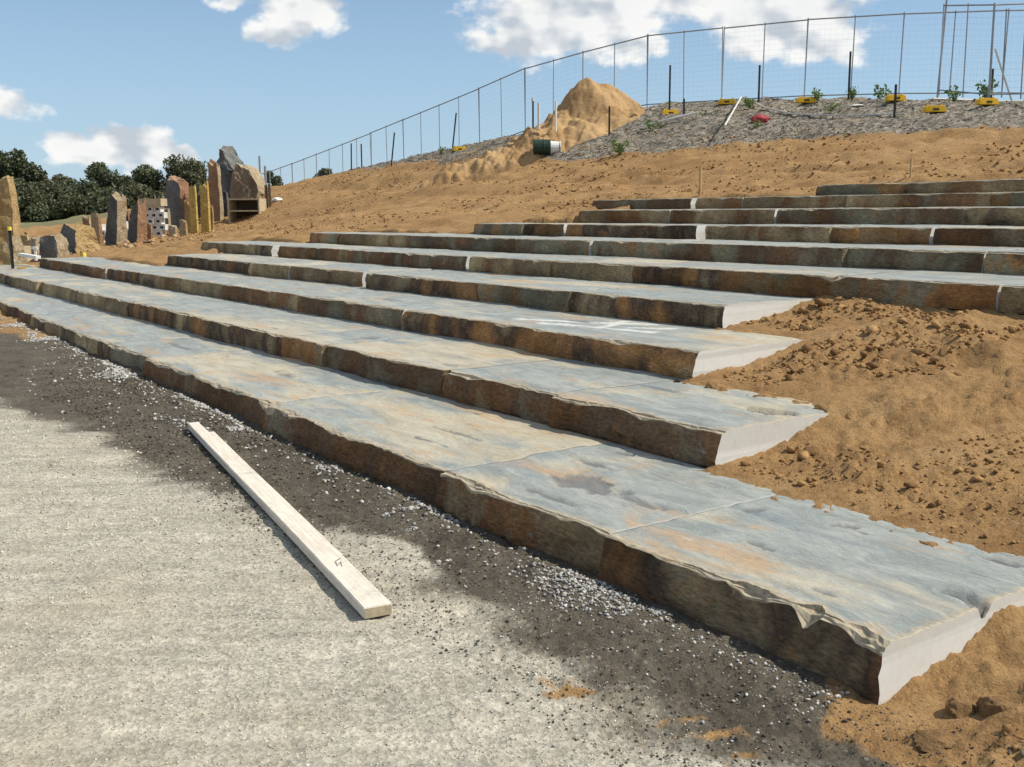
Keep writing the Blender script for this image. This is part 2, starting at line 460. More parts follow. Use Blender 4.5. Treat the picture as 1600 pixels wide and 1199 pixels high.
def mat_timber():
    m, nt, b = new_mat('raw_pine'); g = G(nt); p = g.n('ShaderNodeTexCoord').outputs['Object']
    gr = g.noise(g.mapped(p, 0, (1.1, 26, 26)), 3, 6, .65, .4); st = g.noise(g.mapped(p, 0, (1, 4, 4)), 2.2, 5, .65); sp = g.noise(p, 30, 5, .7)
    c = g.mix(g.rng(gr, .3, .7), (.57, .51, .42), (.71, .65, .555))
    c = g.mix(g.rng(st, .52, .72, 0, .5), c, (.55, .44, .35))
    c = g.mix(g.rng(g.noise(p, 5, 5, .7), .60, .70, 0, .5), c, (.33, .34, .29))
    c = g.bright(c, g.rng(sp, .25, .75, .86, 1.1, False))
    nt.links.new(c, b.inputs[0]); b.inputs['Roughness'].default_value = .75
    nt.links.new(g.bump(gr, .5, .003, g.bump(sp, .3, .002)), b.inputs['Normal'])
    return m


def mat_rock(name, ca, cb, cc_, scale=3.0, bump=.05):
    m, nt, b = new_mat(name); g = G(nt); p = g.pos()
    a = g.noise(g.mapped(p, 0, (1, 1, .55)), scale * .5, 5, .6, .5); f = g.noise(p, scale * 5, 6, .7)
    c = g.mix(g.rng(a, .35, .65), ca, cb); c = g.mix(g.rng(g.noise(p, scale, 5, .65), .55, .72, 0, .75), c, cc_)
    c = g.bright(c, g.rng(f, .25, .75, .55, 1.4, False))
    nt.links.new(c, b.inputs[0]); b.inputs['Roughness'].default_value = .85
    nt.links.new(g.bump(f, .9, bump * 1.6), b.inputs['Normal'])
    return m


def mat_leaf(name, ca, cb):
    m, nt, b = new_mat(name); g = G(nt)
    f = g.noise(g.pos(), 1.2, 4, .6); r = g.attr('leaf')
    c = g.mix(g.math('MULTIPLY', g.math('ADD', f, r), .5), ca, cb)
    nt.links.new(c, b.inputs[0]); b.inputs['Roughness'].default_value = .6; b.inputs['Specular IOR Level'].default_value = .3
    tr = nt.nodes.new('ShaderNodeBsdfTranslucent'); nt.links.new(c, tr.inputs[0])
    ms = nt.nodes.new('ShaderNodeMixShader'); ms.inputs[0].default_value = .22
    nt.links.new(b.outputs[0], ms.inputs[1]); nt.links.new(tr.outputs[0], ms.inputs[2]); nt.links.new(ms.outputs[0], nt.nodes['Material Output'].inputs[0])
    return m


MT = dict(
    ground=mat_ground(), tread=mat_tread(), riser=mat_riser(), sawn=mat_sawn(), pebble=mat_vcol('pebbles'), clod=mat_vcol('clods', .97, .08, .01, 35),
    dirt=mat_dirt(), lump=mat_rock('hard_clay', (.235, .130, .052), (.325, .195, .088), (.19, .10, .042), 8, .02), timber=mat_timber(), end_grain=plain('end_grain', (.40, .33, .22), .85, .3, 40),
    rock_grey=mat_rock('rock_grey', (.13, .135, .13), (.22, .215, .20), (.20, .155, .11)),
    rock_dark=mat_rock('rock_dark', (.085, .09, .09), (.15, .15, .14), (.13, .10, .075)),
    rock_ochre=mat_rock('rock_ochre', (.36, .235, .095), (.46, .33, .16), (.33, .17, .07)),
    rock_tan=mat_rock('rock_tan', (.34, .265, .165), (.45, .37, .25), (.30, .17, .09)),
    rock_brown=mat_rock('rock_brown', (.19, .135, .085), (.29, .215, .14), (.15, .12, .095)),
    rock_red=mat_rock('rock_red', (.28, .15, .085), (.38, .235, .14), (.24, .11, .06)),
    yellow_wood=mat_rock('yellow_post', (.50, .335, .085), (.56, .40, .13), (.40, .23, .07)),
    steel=plain('galvanised_steel', (.33, .34, .35), .5, .2, 6, .6, .5), dark_steel=plain('dark_picket_steel', (.025, .025, .028), .6, .3, 20, .2),
    yellow=plain('yellow_plastic', (.72, .42, .02), .5, .2, 6), white=plain('white_plastic', (.72, .71, .67), .5, .12, 9),
    pipe_dull=plain('weathered_white', (.60, .57, .50), .7, .2, 9),
    green=plain('dark_green_plastic', (.02, .045, .03), .45, .3, 6), red=plain('red_fabric', (.36, .06, .06), .8, .3, 9),
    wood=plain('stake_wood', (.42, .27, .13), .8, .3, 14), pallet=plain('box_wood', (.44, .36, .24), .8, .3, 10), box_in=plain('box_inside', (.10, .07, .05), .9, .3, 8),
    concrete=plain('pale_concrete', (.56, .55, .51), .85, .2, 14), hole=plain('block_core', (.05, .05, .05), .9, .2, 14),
    slate=plain('blue_grey_plank', (.33, .37, .40), .7, .2, 5), yellow_cap=plain('yellow_cap', (.75, .58, .08), .5, .1, 5),
    bark=plain('gum_bark', (.16, .13, .10), .9, .4, 3, bump=.02), leaf=mat_leaf('gum_leaves', (.055, .072, .036), (.160, .175, .092)),
    leaf2=mat_leaf('gum_leaves_olive', (.062, .072, .038), (.175, .168, .092)), weed=mat_leaf('weed_leaves', (.09, .15, .04), (.20, .27, .09)),
    weed_stem=plain('weed_stem', (.18, .2, .08), .8), graphite=plain('pencil', (.06, .06, .07), .7),
)

# ------------------------------------------------------------------ layout of the place
O = np.array([1.2154, 3.1521]); U = np.array([-.57441, .81857]); Nn = np.array([.81857, .57441])
ROWZ = [.2, .4, .6, .8, 1.0, 1.2, 1.385, 1.59, 1.775, 1.955]


def to_sw(x, y):
    dx = x - O[0]; dy = y - O[1]
    return dx * U[0] + dy * U[1], dx * Nn[0] + dy * Nn[1]


def to_xy(s, w): return O[0] + U[0] * s + Nn[0] * w, O[1] + U[1] * s + Nn[1] * w


def row_w(k, s):
    if k == 0: return np.zeros_like(np.asarray(s, float))
    return 1.2 * k + .04 - .02 * np.maximum(np.asarray(s, float) - 3, 0)


def row_drop(s): return .05 * np.clip((np.asarray(s, float) - 3) / 18, 0, 1)


def lerp(x, xs, ys): return np.interp(x, xs, ys)


# right and left ends of every row (s)
ENDS = [(0.02, 27), (1.97, 29), (3.30, 23.8), (4.16, 18.4), (-1.0, 19.9), (-.6, 17.2), (.0, 13.2), (.4, 11.9), (.8, 13.0), (1.2, 9.0)]


def terrain(x, y, detail=True):
    s, w = to_sw(x, y); r = np.hypot(x, y)
    weff = w + .02 * np.maximum(np.minimum(s, 24) - 3, 0) - .04
    Lf = 1 - .50 * sstep(19, 35, s)
    ramp = np.where(weff < 0, 0, np.minimum(weff, 12) / 6.0) * Lf
    C = lerp(s, [-30, 0, 8, 10.9, 16.6, 21, 25.5, 31.4, 43.5, 60, 90], [2.6, 3.1, 3.6, 3.9, 4.45, 4.70, 4.25, 3.65, 2.4, 1.3, .4])
    ws = w + .18 * np.maximum(s - 16, 0) * (s < 60) + .18 * 44 * (s >= 60)
    S = lerp(ws, [12, 14, 16.4, 18, 19.4, 20.4, 22], [0, .20, .52, .76, .94, .99, 1.0])
    z = ramp + np.maximum(C - 2.0 * Lf, 0) * S
    # low ridge of soil behind the standing stones
    z = z + .62 * np.exp(-((x + 17.5) / 5.5) ** 2 - ((y - 38) / 2.6) ** 2)
    far = sstep(60, 100, r); z = z * (1 - far) + .45 * far
    if not detail: return z
    inrow = np.zeros_like(z, bool)
    for k, (a, b) in enumerate(ENDS):
        wk = row_w(k, s); nxt = (s > ENDS[k + 1][0] + .05) & (s < ENDS[k + 1][1] - .05) if k < 9 else np.zeros_like(inrow)
        inrow |= (s > a + .05) & (s < b - .05) & (w > wk + .08) & (w < wk + np.where(nxt, 1.34, 1.0))
    near = np.clip(1.2 - r / 60, .2, 1)
    dirtm = sstep(-.02, .25, weff)
    hill = sstep(11.2, 12.6, w) + (1 - sstep(11.2, 12.6, w)) * .55
    b = dirtm * (.045 * fbm(x * 1.3, y * 1.3, 3) + .06 * fbm(x * 3.4, y * 3.4, 7, 4) * (.3 + 1.3 * vn2(x * .9, y * .9, 19)) + .10 * np.abs(fbm(x * 11, y * 11, 11, 4, .65)) * (.25 + vn2(x * 1.7, y * 1.7, 29)) * np.clip(1.4 - r / 14, 0, 1))
    b = b + dirtm * hill * sstep(9, 14, r) * (.08 * fbm(s * .16, w * 1.5, 21, 3) + .12 * np.clip(fbm(s * .10 + .02 * w, w * 3.0, 25, 3), -.6, .12) + .09 * fbm(s * 1.1, w * 2.4, 23, 4, .6))
    b = b + (1 - dirtm) * (.010 * fbm((x * .9 + y * .43) * 1.1, (y * .9 - x * .43) * 6, 15, 4, .6) + .012 * fbm(x * .8, y * .8, 5, 3) + .009 * fbm(x * 6, y * 6, 9, 3) + .006 * fbm(x * 22, y * 22, 13, 2) * np.clip(1.2 - r / 10, 0, 1))
    # crumbled cut along the foot of the mound and crest
    cut = np.exp(-((w - 13.6 + .12 * (s - 24)) / .7) ** 2) * sstep(18.5, 20, s) * (1 - sstep(28, 33, s))
    b = b - .16 * cut * (.4 + .6 * vn2(s * 1.6, w * 1.6, 4))
    strip = sstep(-1.05, -.75, w) * (1 - sstep(-.05, .02, w)) * (s > -1) * np.clip(1.3 - r / 12, 0, 1)
    b = b + strip * (.030 * np.abs(fbm(x * 9, y * 9, 43, 4, .65)) * (.3 + vn2(x * 2, y * 2, 45)) + .012 * fbm(x * 26, y * 26, 44, 2))
    # heap of gravel and soil lying against the lowest row
    b = b + .035 * np.exp(-((w + .22) / .12) ** 2) * sstep(.2, .8, s) * (.2 + .8 * vn2(s * 1.8, w * 2, 31))
    b = b + .13 * np.exp(-((s + .52) / .22) ** 2 - ((w - .10) / .42) ** 2) * (.6 + .7 * np.abs(fbm(x * 8, y * 8, 33, 4, .6)))
    calm = np.zeros_like(z)
    for k in (0, 1, 2, 3):
        calm = np.maximum(calm, np.exp(-((w - row_w(k, s) - 1.27) / .16) ** 2) * (s > ENDS[k][0] - .02) * (s < (ENDS[k + 1][0] if k < 3 else 4.3)))
    z = z + b * (1 - .75 * calm)
    # sand spilled over the back edges of the two lowest slabs where no row stands on them
    for k in (0, 1, 2, 3):
        wk = row_w(k, s); b2 = np.exp(-((w - wk - 1.27) / .07) ** 2) * (s > ENDS[k][0] + .02) * (s < (ENDS[k + 1][0] if k < 3 else 4.3))
        z = z + b2 * (.012 + .010 * fbm(x * 5, y * 5, 37, 3))
    z = np.where(inrow, z - .26, z)
    return z


def gz(x, y): return float(terrain(np.array([float(x)]), np.array([float(y)]))[0])


def at(px, d):
    """ground position d metres ahead, at the bearing of photo column px"""
    return (px - 800) / 1618.0 * d, d


def ztop(px, py, d): return EYE + (326 - .006 * (px - 800) - py) / 1618.0 * d


def spot(px, py, d0):
    """distance at which the sight line through a photo point meets the ground; d0 where it passes over the crest"""
    d = np.arange(14.0, 42.0, .05); x = (px - 800) / 1618.0 * d; zr = EYE + (326 - .006 * (px - 800) - py) / 1618.0 * d
    hit = np.nonzero(terrain(x, d) >= zr)[0]
    return float(d[hit[0]]) if len(hit) else d0


def build_ground():
    th = np.concatenate([np.linspace(-180, -40, 40, endpoint=False), np.linspace(-40, 40, 380), np.linspace(40, 180, 41)[1:-1]])
    th = np.radians(th); r = [0.25]
    while r[-1] < 1400: r.append(r[-1] * (1.0075 if r[-1] < 60 else 1.03))
    r = np.array(r); nr, na = len(r), len(th)
    R_, T_ = np.meshgrid(r, th, indexing='ij'); x = (R_ * np.sin(T_)).ravel(); y = (R_ * np.cos(T_)).ravel()
    z = terrain(x, y)
    i = np.arange(nr - 1)[:, None]; j = np.arange(na)[None, :]; j2 = (j + 1) % na
    F = np.stack([i * na + j, i * na + j2, (i + 1) * na + j2, (i + 1) * na + j], -1).reshape(-1, 4)[:, ::-1]
    V = np.stack([x, y, z], 1)
    V = np.vstack([V, [[0, 0, terrain(np.array([0.]), np.array([0.]))[0]]]])
    cap = np.array([[nr * na, (q + 1) % na, q, q] for q in range(na)])
    me = mesh_np('ground', V, F, [MT['ground']], smooth=True)
    x = V[:, 0]; y = V[:, 1]; s, w = to_sw(x, y); rr = np.hypot(x, y)
    wob = .20 * fbm(x * 1.4, y * 1.4, 41, 4)
    bd = lerp(s, [-1, 0, 2, 4, 5.3, 6.7, 7.4, 12, 20, 40], [-.66, -.72, -.70, -.93, -1.08, -1.3, -1.45, -2.2, -3, -5])
    damp = .5 + np.minimum((w - bd) + wob, .9 - 0 * w) * 1.9
    damp = np.where(w > .3, 0, damp) + .35 * fbm(x * 3, y * 3, 51, 3)
    # paler scuffed patch beside the timber
    damp = damp - 1.5 * np.exp(-((s - 2.35) / .38) ** 2 - ((w + .62) / .16) ** 2) * (.35 + 1.3 * vn2(x * 5, y * 5, 53)) - .9 * np.exp(-((s - 5) / .8) ** 2 - ((w + .35) / .12) ** 2)
    wb = lerp(s, [-6, -3, -1, -.3, 0, .12, .3], [-2.2, -1.2, -.62, -.36, -.30, -.14, 0.12])
    dirt = .5 + ((w - wb) + .09 * fbm(x * 4, y * 4, 61, 4)) * 5
    dirt = np.maximum(dirt, .50 * np.exp(-((s - .66) / .18) ** 2 - ((w + .82) / .12) ** 2) + .48 * np.exp(-((s - .16) / .16) ** 2 - ((w + .58) / .12) ** 2) + 1.0 * fbm((x + .4 * y) * 4, (y - .4 * x) * 13, 71, 4, .65) * np.exp(-((s - .4) / .6) ** 2 - ((w + .7) / .4) ** 2))
    dirt = np.maximum(dirt, (.5 + (w + .55 + .4 * fbm(x * 1.1, y * 1.1, 81, 3)) * 1.5) * (s > 12.2))
    dirt = np.where((s > 24), 1.0, dirt)
    wm = lerp(s, [-10, 0, 7.6, 13.9, 17.5, 19.7, 25, 31, 45], [19, 18, 17.3, 16.5, 15.2, 14.4, 15.0, 15.6, 16.2])
    mul = .5 + (w - wm + .5 * fbm(x * .8, y * .8, 91, 4)) * .9
    grass = sstep(46, 56, rr + 6 * fbm(x * .1, y * .1, 95, 3))
    grass = np.where((w > 11) & (rr < 70), 0, grass)
    for nme, a in (('damp', damp), ('dirt', dirt), ('mulch', mul), ('grass', grass)): fattr(me, nme, np.clip(a, 0, 1))
    o = link('ground', me); tag(o, kind='structure')
    return o


build_ground()

# ------------------------------------------------------------------ the stone rows
JOINTS = [
    [0.02, 1.44, 2.81, 5.31, 8.41, 9.81, 13.9, 17.2, 20.5, 24, 27],
    [1.97, 3.43, 4.78, 6.76, 7.67, 11.07, 12.77, 15.94, 18.2, 20.4, 23, 26, 29],
    [3.30, 7.43, 9.97, 12.24, 15.4, 18.23, 21, 23.8],
    [4.16, 6.21, 7.83, 10.58, 12.86, 14.34, 18.4],
    [-1.0, 1.3, 2.51, 4.04, 6.65, 8.05, 9.84, 13.2, 16.2, 19.9],
    [-.6, 1.8, 3.35, 4.8, 7.35, 8.75, 10.37, 13.39, 16.05, 17.2],
    [.0, 2.2, 4.65, 5.92, 8.03, 10.82, 11.83, 13.2],
    [.4, 2.8, 5.02, 7.78, 9.76, 11.9],
    [.8, 3.2, 5.4, 7.49, 9.44, 10.5, 13.0],
    [1.2, 3.6, 5.6, 7.34, 9.0],
]
GAPS = {(3, 10.58): .15, (4, 16.2): .14, (4, 9.84): .09, (6, 8.03): .14, (6, 10.82): .07, (8, 10.5): .09, (0, 8.41): .035, (1, 11.07): .05,
        (2, 12.24): .04, (2, 18.23): .05, (6, 4.65): .05, (7, 7.78): .06, (5, 8.75): .03, (0, 1.44): .005, (4, 2.51): .03}
# shallow flaked hollows: row, s, w from the row's front, half sizes, depth
HOLLOW = [(0, 2.16, .50, .26, .12, .010), (0, 1.70, .49, .17, .022, .012), (0, 2.43, .78, .20, .03, .009), (0, 2.05, .20, .22, .022, .012), (0, .95, .45, .09, .022, .011),
          (0, .91, .96, .05, .05, .012), (0, .10, .60, .10, .035, .026), (0, 1.32, .83, .05, .045, .010), (0, .22, 1.08, .10, .03, .014), (0, 2.52, 1.10, .10, .03, .010),
          (0, .45, .22, .08, .03, .008), (0, .03, .57, .05, .03, .05), (1, 2.20, .70, .16, .11, .045), (1, 5.01, .24, .10, .03, .010), (1, 7.04, .60, .14, .05, .010),
          (0, 6.6, .7, .22, .03, .008), (0, 9.1, .6, .4, .04, .010), (2, 5.5, .7, .3, .04, .010), (0, 3.6, .6, .3, .025, .006), (1, 3.2, .75, .2, .03, .007), (2, 8.6, .5, .3, .05, .01)]
PALE = [(2, 5.9, .35, 4.7, .95), (2, 5.5, .30, 4.35, .55), (2, 5.1, .95, 4.9, .5), (2, 4.7, .62, 4.4, .82)]
STEP_LABELS = [
    'lowest and longest row of stone slabs, along the dark soil beside the timber',
    'second row of stone slabs from the bottom, its sawn end beside a dark hollow',
    'third row of stone slabs from the bottom, with white scrape marks on its tread',
    'fourth row of stone slabs from the bottom, the topmost one ending in sand',
    'fifth row of stone slabs, lowest of those running out of frame at right',
    'sixth row of stone slabs from the bottom, just above the sand patch row',
    'seventh row of stone slabs from the bottom, with wide pale gaps between slabs',
    'eighth row of stone slabs from the bottom, ending just below the blue grey block',
    'ninth row of stone slabs, second from the top, with a blue grey left end',
    'topmost and shortest row of stone slabs, under the bare dirt slope',
]
rng = np.random.default_rng(11)


GAPS.update({(2, 7.43): .02, (2, 9.97): .02, (5, 3.35): .03, (7, 9.76): .015, (0, 5.31): .01, (3, 12.86): .015, (5, 13.39): .02, (8, 9.44): .015, (1, 15.94): .03})


def broken(S, seed, lo, hi, vals):
    """piecewise straight line through random heights at uneven spacing"""
    r = np.random.default_rng(seed); xs = [S[0] - .3]
    while xs[-1] < S[-1] + .3: xs.append(xs[-1] + r.uniform(lo, hi))
    return np.interp(S, xs, r.choice(vals, len(xs)) * r.uniform(.7, 1.2, len(xs)))


TONE = {(0, 0): .62, (0, 1): .98, (0, 2): .12, (0, 3): .05, (0, 4): .20, (1, 0): .14, (1, 1): .08, (2, 0): .52, (3, 0): .66, (3, 1): .34}


def make_slab(k, s0, s1, parent, origin, idx):
    sm = .5 * (s0 + s1); cx, cy = to_xy(sm, float(row_w(k, sm))); dist = math.hypot(cx, cy)
    nearx, neary = to_xy(s0, float(row_w(k, s0))); dist = min(dist, math.hypot(nearx, neary))
    ds = .016 if dist < 4.2 else .022 if dist < 6 else .035 if dist < 9 else .05 if dist < 14 else .09
    ns = max(6, int((s1 - s0) / ds)); S = np.linspace(s0, s1, ns + 1)
    sd = 1000 + k * 37 + idx * 5
    hgt = .2 if k else .30
    if k > 0: hgt = ROWZ[k] - ROWZ[k - 1] + .012
    top = ROWZ[k] + rng.uniform(-.0012, .0012)
    fwd = rng.uniform(-.025, .025) if idx else -.01
    # chipped upper edge: depth into the tread and drop of the front arris
    a1 = vn2(S * 1.7, S * 0 + sd, 1); a2 = vn2(S * 6.5, S * 0 + sd, 2); a3 = vn2(S * 24, S * 0 + sd, 3)
    chip = broken(S, sd, .05, .34, [.03, .05, .08, .14, .26, .55]) + broken(S, sd + 1, .02, .11, [.0, .04, .09, .22]) + .05 * a3
    if k == 0 and idx in (2, 3): chip = chip + 1.0 * np.clip(1 - np.abs(S - 5.3) / .2, 0, 1)
    if k == 0 and idx == 0: chip = chip + 1.0 * np.clip(1 - np.abs(S - .37) / .06, 0, 1) + .45 * np.clip(1.4 - S / .16, 0, 1)
    if k == 4: chip = chip + 1.0 * np.clip(1 - np.abs(S - 4.04) / .15, 0, 1)
    endr = np.exp(-np.minimum(S - s0, s1 - S) / .03) * .35
    chip = np.clip(chip, .03, 1.35) + endr * (.2 if idx else 0)
    e = (.004 + .060 * chip) * (1 if k == 0 else .80)
    cdep = .004 + .062 * chip * (.6 + .8 * a2) + .008 * a1
    nf = 9 if dist < 6 else 6
    prof_w = []; prof_z = []
    b0 = top - hgt
    wave = .020 * fbm(S * .8, S * 0 + sd, 61, 2) + broken(S, sd + 2, .10, .55, [-.022, -.01, 0, .012, .024])
    for q in range(nf):
        t = q / (nf - 1); z = b0 + (top - e - b0) * t
        rough = .014 * fbm(S * 5, z * 8 + sd, 63, 2) + .010 * fbm(S * 19, z * 24 + sd, 64, 2) + (broken(S, sd + 3 + q // 3, .05, .3, [-.008, 0, .010]) if q else 0)
        prof_w.append(fwd + wave + rough - .012 * math.sin(t * math.pi) + .018 * t * t); prof_z.append(z + 0 * S)
    wf = prof_w[-1]; zf = prof_z[-1]
    lay = sorted(float(v) for v in rng.uniform(.2, .9, 2)); pt = np.zeros_like(S); pz = np.zeros_like(S)
    for q, (t, zz) in enumerate(((.05, lay[0] * .9), (.30, lay[0] + .04), (.38, lay[1] * .93), (.72, lay[1] + .05), (.82, .97))):
        tt = t + (.38 if q in (1, 3) else .30) * fbm(S * (13 + 5 * q), S * 0 + sd + (q // 2) * 7, 65 + q // 2, 3) + .15 * fbm(S * 9, S * 0 + sd + q, 75, 2)
        pt = np.maximum(pt, np.clip(tt, 0, 1)); pz = np.maximum(pz, np.clip(zz + .22 * fbm(S * 5, S * 0 + sd + (q // 2), 66, 3), .05, 1))
        prof_w.append(wf + cdep * pt); prof_z.append(zf + (top - .004 - zf) * pz)
    depth = 1.23
    nw = int(1.1 / max(ds * 1.1, .022)); g0 = wf + cdep
    for q in range(nw + 1):
        t = q / nw; prof_w.append(g0 + (depth - g0) * t); prof_z.append(None)
    W = np.stack(prof_w, 1); nP = W.shape[1]; Sg = np.repeat(S[:, None], nP, 1)
    Z = np.zeros_like(W)
    nfc = nf + 5
    for q in range(nfc): Z[:, q] = prof_z[q]
    tw = W[:, nfc:]; ts = Sg[:, nfc:]
    # cleft surface: broad undulation and terraced flakes
    und = .006 * fbm(ts * .9, tw * 1.6 + k * 9, 67, 3)
    fl = fbm(ts * .8 + k * 7, tw * 2.3, 68, 5, .55); terr = .0045 * (sstep(.08, .10, fl) + sstep(.26, .28, fl) + sstep(-.2, -.18, fl))
    fade = np.clip((tw - g0[:, None]) / .05, 0, 1)
    Z[:, nfc:] = top - .0045 + (und + terr - .006) * fade
    hol = np.zeros_like(W); pale = np.zeros_like(W)
    for (hk, hs, hw, rs, rw, dp) in HOLLOW:
        if hk != k or hs < s0 - .5 or hs > s1 + .5: continue
        q = ((Sg - hs + .35 * (W - hw)) / rs) ** 2 + ((W - hw) / rw) ** 2 + 1.1 * fbm(Sg * 9, W * 16, 77 + hk, 3)
        h = 1 - sstep(.74, .96, q); h[:, :nfc] = 0
        Z = Z - dp * h * (.5 + .5 * np.clip(1.2 - (W - hw) / rw * -1, 0, 1)); hol = np.maximum(hol, h)
    for (hk, sa, wa, sb, wb_) in PALE:
        if hk != k or max(sa, sb) < s0 or min(sa, sb) > s1: continue
        dx, dy = sb - sa, wb_ - wa; t = np.clip(((Sg - sa) * dx + (W - wa) * dy) / (dx * dx + dy * dy), 0, 1)
        d = np.hypot(Sg - sa - t * dx, W - wa - t * dy); pale = np.maximum(pale, (1 - sstep(.02, .07, d + .04 * fbm(Sg * 8, W * 8, 5, 3))) * .8)
    edge = np.zeros_like(W); edge[:, :nf] = 1; edge[:, nf:nfc] = .95
    edge[:, nfc:] = np.clip(1 - (tw - g0[:, None]) / .12, 0, 1) * .7
    # dust near sawn outer end
    if idx == 0: edge = np.maximum(edge, np.clip(1 - (Sg - s0) / .12, 0, 1) * .7)
    # back-bottom point closes the profile
    W = np.concatenate([W, np.full((ns + 1, 1), depth)], 1); Z = np.concatenate([Z, np.full((ns + 1, 1), b0)], 1); Sg = np.repeat(S[:, None], nP + 1, 1)
    pad = lambda a: np.concatenate([a, np.zeros((ns + 1, 1))], 1)
    hol = pad(hol); pale = pad(pale); edge = pad(edge)
    # split ends are not dead straight except where sawn
    WW = W + row_w(k, Sg); ZZ = Z - row_drop(Sg)
    X, Y = to_xy(Sg, WW)
    V = np.stack([X - origin[0], Y - origin[1], ZZ - origin[2]], -1).reshape(-1, 3)
    nQ = nP + 1
    i = np.arange(ns)[:, None]; j = np.arange(nQ)[None, :]; j2 = (j + 1) % nQ
    F = np.stack([i * nQ + j, i * nQ + j2, (i + 1) * nQ + j2, (i + 1) * nQ + j], -1).reshape(-1, 4)
    jj = np.repeat(np.arange(nQ)[None, :], ns, 0).ravel()
    mi = np.where(jj < nf - 1, 1, np.where(jj < nP - 1, 0, 1))
    faces = [tuple(f) for f in F.tolist()]
    faces.append(tuple(range(nQ))[::-1]); faces.append(tuple(ns * nQ + q for q in range(nQ)))
    wide = (k, JOINTS[k][idx]) in GAPS
    mi = np.concatenate([mi, [2 if (idx == 0 or wide) else 1, 2]])
    me = mesh_np('slab', V, faces, [MT['tread'], MT['riser'], MT['sawn']], mi, recalc=True)
    sm_ = np.zeros(len(faces), bool); sm_[:len(jj)] = (jj >= nfc); me.polygons.foreach_set('use_smooth', sm_)
    fattr(me, 'edge', edge); fattr(me, 'hollow', hol); fattr(me, 'pale', pale)
    o = link('slab', me, parent)
    o['tint'] = {(0, 0): -.10, (0, 1): -.07, (0, 2): .05, (0, 3): .06, (0, 4): -.05, (0, 5): -.05, (1, 0): .03, (2, 0): .0}.get((k, idx), float(rng.uniform(-.06, .05)))
    o['tone'] = TONE.get((k, idx), float(rng.random()))
    return o


for k, js in enumerate(JOINTS):
    a, b = js[0], js[-1]; ox, oy = to_xy(.5 * (a + b), float(row_w(k, .5 * (a + b))) + .6); origin = (ox, oy, ROWZ[k] - .2)
    row = empty('stone_step', origin); tag(row, STEP_LABELS[k], 'stone step', 'rows of stone slab seating')
    for i in range(len(js) - 1):
        g1 = GAPS.get((k, js[i]), rng.uniform(.002, .005)) if i else 0
        make_slab(k, js[i] + g1 * (1.0 if False else 0.0), js[i + 1] - (GAPS.get((k, js[i + 1]), rng.uniform(.002, .005)) if i < len(js) - 2 else 0), row, origin, i)

# ------------------------------------------------------------------ the timber
def build_timber():
    T = empty('timber_length', (-1.43, 5.68, 0.0))
    d = Vector((-1.80, 3.62)); L = d.length; ang = math.atan2(d.y, d.x)
    T.rotation_euler = (0, 0, ang); T.location = (-1.435, 5.69, .012)
    Wd, Hh = .118, .047
    mb = MB()
    # long beam along local x (far end at +x), with a notch cut at the far right corner
    n = 40
    out = []
    hl = L / 2
    secs = [(-hl, Wd)] + [(-hl + L * i / n, Wd) for i in range(1, n - 3)] + [(hl - .42, Wd), (hl - .40, Wd * .70), (hl, Wd * .66)]
    V = []; F = []
    r = random.Random(3)
    for x, wd in secs:
        bow = .004 * math.sin(x * 1.3); t = r.uniform(-.0012, .0012)
        # local +y is the left side seen from the near end
        V += [(x, Wd / 2 + bow, 0), (x, Wd / 2 + bow, Hh + t), (x, Wd / 2 - wd + bow, Hh + t), (x, Wd / 2 - wd + bow, 0)]
    m = len(secs)
    for i in range(m - 1):
        for j in range(4): F.append((i * 4 + j, i * 4 + (j + 1) % 4, (i + 1) * 4 + (j + 1) % 4, (i + 1) * 4 + j))
    me = mesh_np('beam', V, F + [(0, 1, 2, 3), tuple((m - 1) * 4 + j for j in (3, 2, 1, 0))], [MT['timber'], MT['end_grain']], [0] * len(F) + [1, 1], recalc=True)
    bm = bmesh.new(); bm.from_mesh(me)
    ed = [e for e in bm.edges if e.calc_face_angle(0) > .6]
    bmesh.ops.bevel(bm, geom=ed, offset=.0035, segments=2, affect='EDGES'); bm.to_mesh(me); bm.free()
    link('beam', me, T)
    mk = MB(); zt = Hh + .0022
    for a, b in (((-1.52, -.012), (-1.46, -.024)), ((-1.46, -.024), (-1.50, .004)), ((-1.50, .004), (-1.44, -.006)), ((-1.44, -.006), (-1.41, -.040))):
        v = Vector((b[0] - a[0], b[1] - a[1])); mk.box(((a[0] + b[0]) / 2, (a[1] + b[1]) / 2, zt), (v.length, .0020, .0012), math.atan2(v.y, v.x))
    mk.build('pencil_mark', MT['graphite'], T)
    tag(T, 'long pale sawn timber length lying on the gravel', 'timber')


build_timber()

# ------------------------------------------------------------------ scattered stones (uncountable)
ICO = None


def ico():
    global ICO
    if ICO is None:
        bm = bmesh.new(); bmesh.ops.create_icosphere(bm, subdivisions=1, radius=1)
        ICO = (np.array([v.co[:] for v in bm.verts]), np.array([[v.index for v in f.verts] for f in bm.faces])); bm.free()
    return ICO


OCT = (np.array([(1, 0, 0), (-1, 0, 0), (0, 1, 0), (0, -1, 0), (0, 0, 1), (0, 0, -1)], float), np.array([(0, 2, 4), (2, 1, 4), (1, 3, 4), (3, 0, 4), (2, 0, 5), (1, 2, 5), (3, 1, 5), (0, 3, 5)]))


